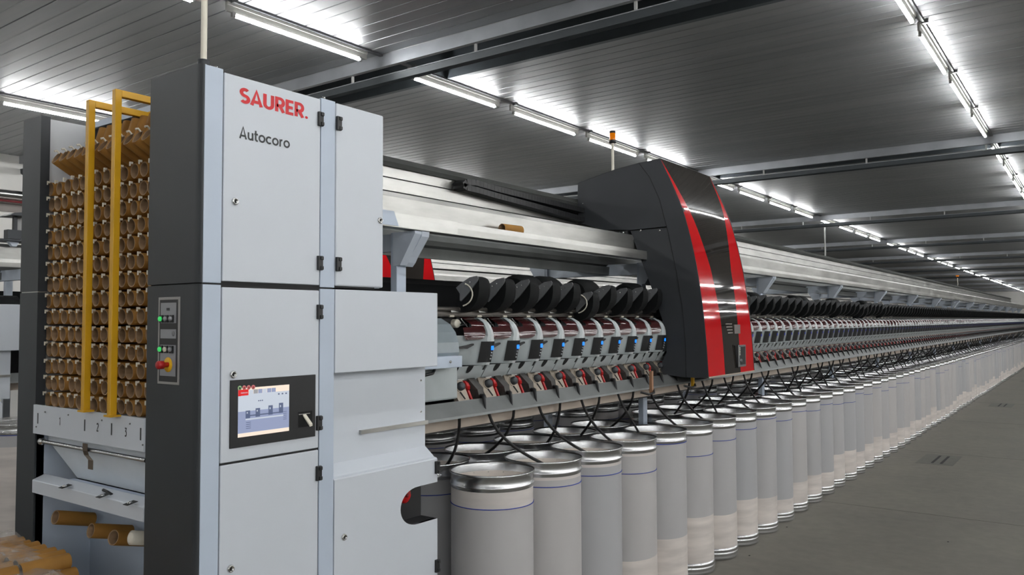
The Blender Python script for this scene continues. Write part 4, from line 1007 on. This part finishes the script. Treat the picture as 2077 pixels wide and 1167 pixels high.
# ------------------------------------------------------------------ travelling service gantry (red and black hood)
def make_gantry():
    X0, Y1, Y2 = -2.30, HOOD_Y1, HOOD_Y2
    g = thing('service_gantry', (-2.7, 6.0, 1.4), 'tall curved service hood with red stripes and amber beacon riding on the rails', 'service gantry')
    S = lambda pts: [(lambda q: (q.x, q.z))(at(a_, b_, 'Y', Y1)) for a_, b_ in pts]
    front = S([(1437, 767), (1432, 690), (1425, 620), (1413, 540), (1400, 480), (1385, 425), (1362, 370), (1339, 322)])
    seam = S([(1392, 766), (1391, 700), (1384, 620), (1372, 550), (1355, 470), (1338, 405), (1318, 360), (1296, 331)])
    body_low = S([(1391, 766), (1391, 700), (1383, 620), (1371, 550), (1354, 462), (1279, 469), (1290, 500), (1320, 580), (1343, 648), (1352, 690), (1352, 715), (1338, 745), (1322, 757)])
    body_up = S([(1354, 459), (1338, 405), (1318, 360), (1295, 331), (1245, 345), (1172, 372), (1172, 452), (1225, 466), (1278, 467)])
    Yi = Y1+.012
    MB().prism(body_low, 'Y', Y1, Y1+.03).build('side_panel', HOODS, g, bevel=.002)
    MB().prism(body_up, 'Y', Y1, Y1+.03).build('upper_side_panel', HOODS, g, bevel=.002)
    rim = front+seam[::-1]
    MB().prism(rim, 'Y', Y1-.002, Y1+.03).build('edge_panel', HOODS, g, bevel=.002)
    whole = front+[body_up[3]]+body_up[4:8]+body_low[5:]
    inner = [(a_-.012 if i < 8 else a_, b_) for i, (a_, b_) in enumerate(whole)]
    MB().prism(inner, 'Y', Y1+.02, Y2-.01).build('hood_body', BLACKM, g)
    MB().tube([(a_, Y1-.003, b_) for a_, b_ in seam], .002, 5).build('seam', BLACKM, g)
    # glossy front skin with two red stripes
    def lerpf(zf, tab):
        for (a_, va), (b_, vb) in zip(tab, tab[1:]):
            if a_ <= zf <= b_: return va+(vb-va)*(zf-a_)/(b_-a_)
        return tab[-1][1]
    zmin, zmax = front[0][1], front[-1][1]
    L = [(0, .335), (.25, .33), (.5, .27), (.7, .17), (.85, .07), (1, .0)]; R_ = [(0, .68), (.25, .70), (.5, .72), (.7, .84), (.85, .95), (1, 1.)]
    fp = []
    for (a_, b_), (c_, d_) in zip(front, front[1:]):
        for i in range(3): fp.append((a_+(c_-a_)*i/3, b_+(d_-b_)*i/3))
    fp.append(front[-1])
    fp2 = [fp[0]]
    for i in range(1, len(fp)-1): fp2.append(((fp[i-1][0]+2*fp[i][0]+fp[i+1][0])/4, (fp[i-1][1]+2*fp[i][1]+fp[i+1][1])/4))
    fp2.append(fp[-1]); fp = fp2
    def skin(nm, lo, hi, m, off=.002):
        rows_ = []
        for (a_, b_) in fp:
            zf = (b_-zmin)/(zmax-zmin); u0, u1 = lo(zf), hi(zf)
            rows_.append([(a_+off, Y1+.004+(Y2-Y1-.008)*(u0+(u1-u0)*j/3), b_) for j in range(4)])
        return MB().grid(rows_).build(nm, m, g)
    skin('red_stripe', lambda s_: 0, lambda s_: lerpf(s_, L), RED)
    cen = skin('smoked_front', lambda s_: lerpf(s_, L), lambda s_: lerpf(s_, R_), HOODC)
    skin('red_stripe', lambda s_: lerpf(s_, R_), lambda s_: 1, RED)
    MB().prism([(a_+.004, b_) for a_, b_ in front]+[(a_-.03, b_) for a_, b_ in front[::-1]], 'Y', Y2-.004, Y2+.006).build('edge_trim', BLACK, g)
    # top skin
    top = [front[-1], body_up[3], body_up[4], body_up[5]]
    MB().grid([[(a_, Y1, b_+.002), (a_, Y2, b_+.002)] for a_, b_ in top], smooth=False).build('top_skin', HOODS, g)
    xf = lambda z_: next(a_+(c_-a_)*(z_-b_)/(d_-b_) for (a_, b_), (c_, d_) in zip(fp, fp[1:]) if b_ <= z_ <= d_)+.0035
    for i in range(4):
        z_ = at(1480, 657.5+i*6, 'Y', 6.0).z
        MB().box(xf(z_)-.004, xf(z_), 5.93+i*.01, 6.06, z_-.004, z_+.004).build('vent_slit', mat('pale_slit', s2l(120, 114, 108), .5, noise=.03) if i == 0 else bpy.data.materials['pale_slit'], cen)
    z_ = at(1502, 669, 'Y', 6.2).z
    MB().box(xf(z_)-.006, xf(z_)+.001, 6.10, 6.22, z_-.04, z_+.04).build('grey_window', mat('grey_window', s2l(126, 120, 118), .2, noise=.04), cen)
    zz = at(1506, 722, 'Y', 6.2).z
    fr_ = MB().box(X0-.02, X0+.008, 6.095, 6.27, zz-.085, zz+.085).build('panel_frame', ARM, cen, bevel=.002)
    MB().box(X0+.0085, X0+.010, 6.145, 6.255, zz-.068, zz+.072).build('black_panel', BLACKM, fr_)
    MB().box(X0+.004, X0+.012, 6.085, 6.095, zz-.09, zz+.09).build('panel_hinge', BLACK, fr_)
    for i in range(5): MB().box(X0+.0105, X0+.0115, 6.12, 6.145, zz+.060-i*.013, zz+.066-i*.013).build('scale_mark', CREAM, fr_)
    MB().lathe([(.0001, .012), (.012, .010), (.014, 0)], (X0+.009, 6.15, zz-.035), 'X', 14).build('round_knob', ARM, fr_)
    MB().prism([(X0+.006, 1.397), (X0-.03, 1.397), (X0-.03, 1.407), (X0+.006, 1.407)], 'Y', Y1, Y2).build('bottom_lip', BEIGE, g)
    for (x_, y_) in ((1299, 468), (1338, 468)):
        q = at(x_, y_, 'Y', Y1); MB().lathe([(.0001, -.005), (.008, -.004), (.009, 0)], (q.x, Y1, q.z), 'Y', 14).build('round_screw', STEEL, g)
    q = at(1182, 413, 'Y', Y1); MB().lathe([(.0001, -.003), (.005, 0)], (q.x, Y1, q.z), 'Y', 8).build('small_screw', STEEL, g)
    # carriage rollers under the upper panel
    c_ = at(1262, 472, 'Y', Y1-.02)
    cr_ = MB().box(c_.x-.07, c_.x+.05, Y1-.03, Y1+.1, c_.z-.03, c_.z+.012).build('carriage', BLACK, g, bevel=.003)
    for dx in (-.02, .015): MB().lathe([(.0001, -.006), (.009, -.005), (.010, 0)], (c_.x+dx, Y1-.03, c_.z-.004), 'Y', 12).build('roller_bolt', STEEL, cr_)
    for (x_, y0_, y1_, m_) in ((1321, 762, 797, WOOD), (1405, 764, 784, YELLOW)):
        a_ = at(x_, y0_, 'X', -2.5); b_ = at(x_, y1_, 'X', -2.5)
        MB().box(-2.51, -2.49, a_.y-.012, a_.y+.012, b_.z, a_.z+.03).build('guide_bar', m_, g)
        MB().tube([(-2.5, a_.y-.16, b_.z+.015), (-2.46, a_.y-.12, b_.z+.0), (-2.47, a_.y-.02, b_.z+.002), (-2.5, a_.y+.03, b_.z+.02)], .008, 6).build('guide_arm', BLACK, g)
    # beacon
    q = at(1243, 345, 'Y', 5.85); q2 = at(1243, 290, 'Y', 5.85)
    bx_ = q.x
    MB().tube([(bx_, 5.85, q.z-.08), (bx_, 5.85, q2.z)], .012, 12).build('beacon_pole', CREAM, g)
    bl = MB().lathe([(.0001, -.002), (.026, 0), (.028, .018), (.024, .03), (.024, .085), (.0001, .085)], (bx_, 5.85, q2.z), 'Z', 20)
    be = bl.build('amber_beacon', BEACON, g)
    MB().lathe([(.0001, -.004), (.029, -.002), (.029, .022), (.024, .024)], (bx_, 5.85, q2.z), 'Z', 20).build('beacon_base', BLACK, be)
    MB().lathe([(.0255, .08), (.0255, .094), (.022, .1), (.0001, .1)], (bx_, 5.85, q2.z), 'Z', 20).build('beacon_cap', BLACK, be)
    return g
gan = make_gantry(); index_children(gan)
# drag chain looping out of the gantry over the rails
q = [at(a_, b_, 'X', -3.36) for a_, b_ in ((1176, 446), (1080, 420), (1000, 399), (955, 386), (937, 382), (930, 377), (937, 371), (955, 372), (1000, 385), (1080, 405), (1176, 428))]
mb = MB(); pts = [(-3.36, p.y, p.z) for p in q]
for (a_, b_) in zip(pts, pts[1:]):
    a_, b_ = Vector(a_), Vector(b_); n_ = max(1, int((b_-a_).length/.035))
    d = (b_-a_).normalized(); up = Vector((1, 0, 0)).cross(d)*.019
    for i in range(n_):
        s0 = a_+(b_-a_)*(i+.02)/n_; s1 = a_+(b_-a_)*(i+.98)/n_
        w_ = Vector((.045, 0, 0))
        v = [s0-w_-up, s0+w_-up, s0+w_+up, s0-w_+up, s1-w_-up, s1+w_-up, s1+w_+up, s1-w_+up]
        mb.add(v, [(0, 1, 2, 3), (7, 6, 5, 4), (0, 4, 5, 1), (1, 5, 6, 2), (2, 6, 7, 3), (3, 7, 4, 0)])
tag(mb.build('drag_chain', BLACK), 'black cable drag chain looping over the steel rail left of the hood', 'cable chain')

# ------------------------------------------------------------------ neighbouring machine to the left
PX = -4.45
m2 = thing('neighbour_machine', (-7.8, 10, 0), 'neighbouring machine seen at far left and through the gap under the rails', 'machine frame')
src = {}
for c in COL.objects:
    if c.parent and c.type == 'MESH': src.setdefault(c.name.split('.')[0], c)
off = Vector((PX, 0, 0))
for nm in ('upper_rail', 'middle_rail', 'rail_gap', 'dark_top_rail'):
    c = src[nm].copy(); COL.objects.link(c); c.parent = m2; c.location = Vector((-3.4, 20, 0))+off+Vector((0, 1.6, 0))-m2.location
for nm in ('trough_channel', 'duct_body', 'duct_ledge', 'machine_core', 'lower_skirt', 'gutter_channel', 'far_side_shields'):
    c = src[nm].copy(); COL.objects.link(c); c.parent = m2; c.location = Vector((-3.4, 20, 0))+off-m2.location
for i in range(10):
    y = 3.3+2.745*i
    for X in (-2.95, -3.85): MB().box(X+PX-.022, X+PX+.022, y-.03, y+.03, 0, 2.27).build('post', BLUEGREY, m2)
    MB().box(-3.85+PX, -2.85+PX, y-.3, y-.26, 2.18, 2.27).build('cross_member', BLUEGREY, m2)
MB().prism([(-2.62+PX, 1.44), (-2.6+PX, 1.7), (-2.7+PX, 1.85), (-2.8+PX, 1.85), (-2.8+PX, 1.44)], 'Y', 3, 40).build('unit_row', HOUS, m2)
cab2 = thing('neighbour_cabinet', (-7.3, 2.2, 0), 'pale end cabinet of the neighbouring machine at the left edge', 'cabinet')
XC = XS+PX
MB().box(XC-.3, XC, .8, 2.93, 1.60, 1.962).build('side_box', WHITE, cab2, bevel=.004)
MB().box(XC-.5, XC-.07, .8, 2.80, 1.22, 1.60).build('recessed_panel', WHITE, cab2)
MB().box(XC-.08, XC-.06, .8, 2.80, 1.39, 1.41).build('metal_strip', GALV, cab2)
MB().prism([(XC-.5, 1.22), (XC-.07, 1.22), (XC, 1.19), (XC, .62), (XC-.5, .62)], 'Y', .8, 2.72).build('lower_panel', WHITE, cab2)
MB().box(XC-.5, XC-.01, .8, 2.70, .02, .62).build('black_base', BLACKM, cab2)
# dark bobbin shields on top of it
mb = MB()
for i in range(3):
    y = 2.72+i*.23
    t_ = MB().lathe([(.0001, 0), (.10, .01), (.10, .18), (.0001, .19)], (XC-.25, y, 1.94), 'Y', 18)
    o = t_.build('bobbin_shield', SHIELD); tag(o, 'black bobbin shield on the neighbouring machine, %s from the left edge' % ORD[i+1], 'cradle', 'black bobbin shields of the neighbouring machine')
# service console riding there
con = thing('travelling_cleaner', (-7.35, 3.02, 2.5), 'dark canopy unit with pale box riding on the neighbouring rails at far left', 'travelling unit')
MB().prism([(2.86, 2.70), (2.90, 2.725), (3.0, 2.74), (3.3, 2.745), (3.3, 2.715), (2.9, 2.705)], 'X', -7.45, -7.2).build('canopy', CHAR, con)
MB().box(-7.32, -7.28, 2.93, 2.955, 2.54, 2.715).build('post', CHAR, con)
MB().box(-7.36, -7.34, 2.95, 3.3, 2.56, 2.71).build('pale_screen', FIXT, con)
MB().box(-7.30, -7.22, 2.86, 2.97, 2.51, 2.585).build('dark_box', CHAR, con); MB().box(-7.30, -7.2, 3.02, 3.3, 2.52, 2.60).build('pale_box', FIXT, con)
MB().box(-7.4, -7.2, 2.8, 3.3, 2.49, 2.505).build('base_plate', CHAR, con)
MB().prism([(2.88, 2.49), (2.96, 2.49), (2.94, 2.45), (2.91, 2.45)], 'X', -7.3, -7.25).build('bracket', BLUEGREY, con)
g2 = dup(gan, None, 'red striped hood of the neighbouring machine, seen through the gap under the rails')
p1 = at(783, 512, 'X', -6.85)
g2.location = gan.location+Vector((PX-.1, 1.33, 0))
# far beacon above the rails
q = at(1942, 562, 'X', -7.35)
p0_ = at(1943, 590, 'X', -7.35)
t = thing('distant_beacon', (q.x, q.y, q.z), 'small distant amber beacon on a thin pole above the far rails', 'beacon')
MB().tube([(q.x, q.y, p0_.z-.3), (q.x, q.y, q.z)], .02, 8).build('pole', CREAM, t)
MB().lathe([(.0001, .12), (.10, .12), (.06, 0), (.0001, -.08)], (q.x, q.y, q.z-.02), 'Z', 12).build('amber_lens', BEACON, t)

# ------------------------------------------------------------------ bag of cardboard tubes in the near left corner
carton = MB().box(-3.78, -2.97, 1.10, 1.50, .0, .80).build('carton', CARPET, bevel=.004)
tag(carton, 'brown carton under the bagged tubes at lower left', 'box')
zb = .80
k = 0
for yr in (1.13, 1.315):
    for lay, (n_, z_) in enumerate(((10, zb+TR), (9, zb+TR*2.72), (8, zb+TR*4.44))):
        for i in range(n_):
            x_ = -3.70+.0635*i+lay*.032+.06
            place_tube((x_, yr+rng.uniform(-.012, .004), z_), (rng.uniform(-.02, .02), 0, rng.uniform(-.03, .03)), 'brown cardboard tube under clear plastic at lower left, %s of the bagged pile' % (ORD[k+1] if k < 48 else 'last'), 'bagged cardboard tubes'); k += 1
mb = MB(); rows_ = []
for i in range(34):
    r = []
    for j in range(30):
        u, v_ = i/33, j/29
        x_ = -3.74+.73*u; y_ = 1.105+.39*v_
        hgt = .178*(math.sin(PI*min(1, max(0, u*1.02)))**.28)*(math.sin(PI*min(1, max(0, v_)))**.28)
        hgt += .005*math.sin(u*31+v_*9)*math.sin(v_*27+u*5)+.004*math.sin(u*53-v_*20)
        if u < .45: hgt += .05*math.exp(-((u-.30)/.10)**2-((v_-.85)/.14)**2)
        r.append((x_, y_, zb+.004+max(0, hgt)))
    rows_.append(r)
mb.grid(rows_); tag(mb.build('plastic_bag', BAG), 'crumpled clear plastic bag over the cardboard tubes at lower left', 'bag')

# ------------------------------------------------------------------ tidy
for o in list(COL.objects):
    if '_o' in o: del o['_o']
    if '_s' in o: del o['_s']
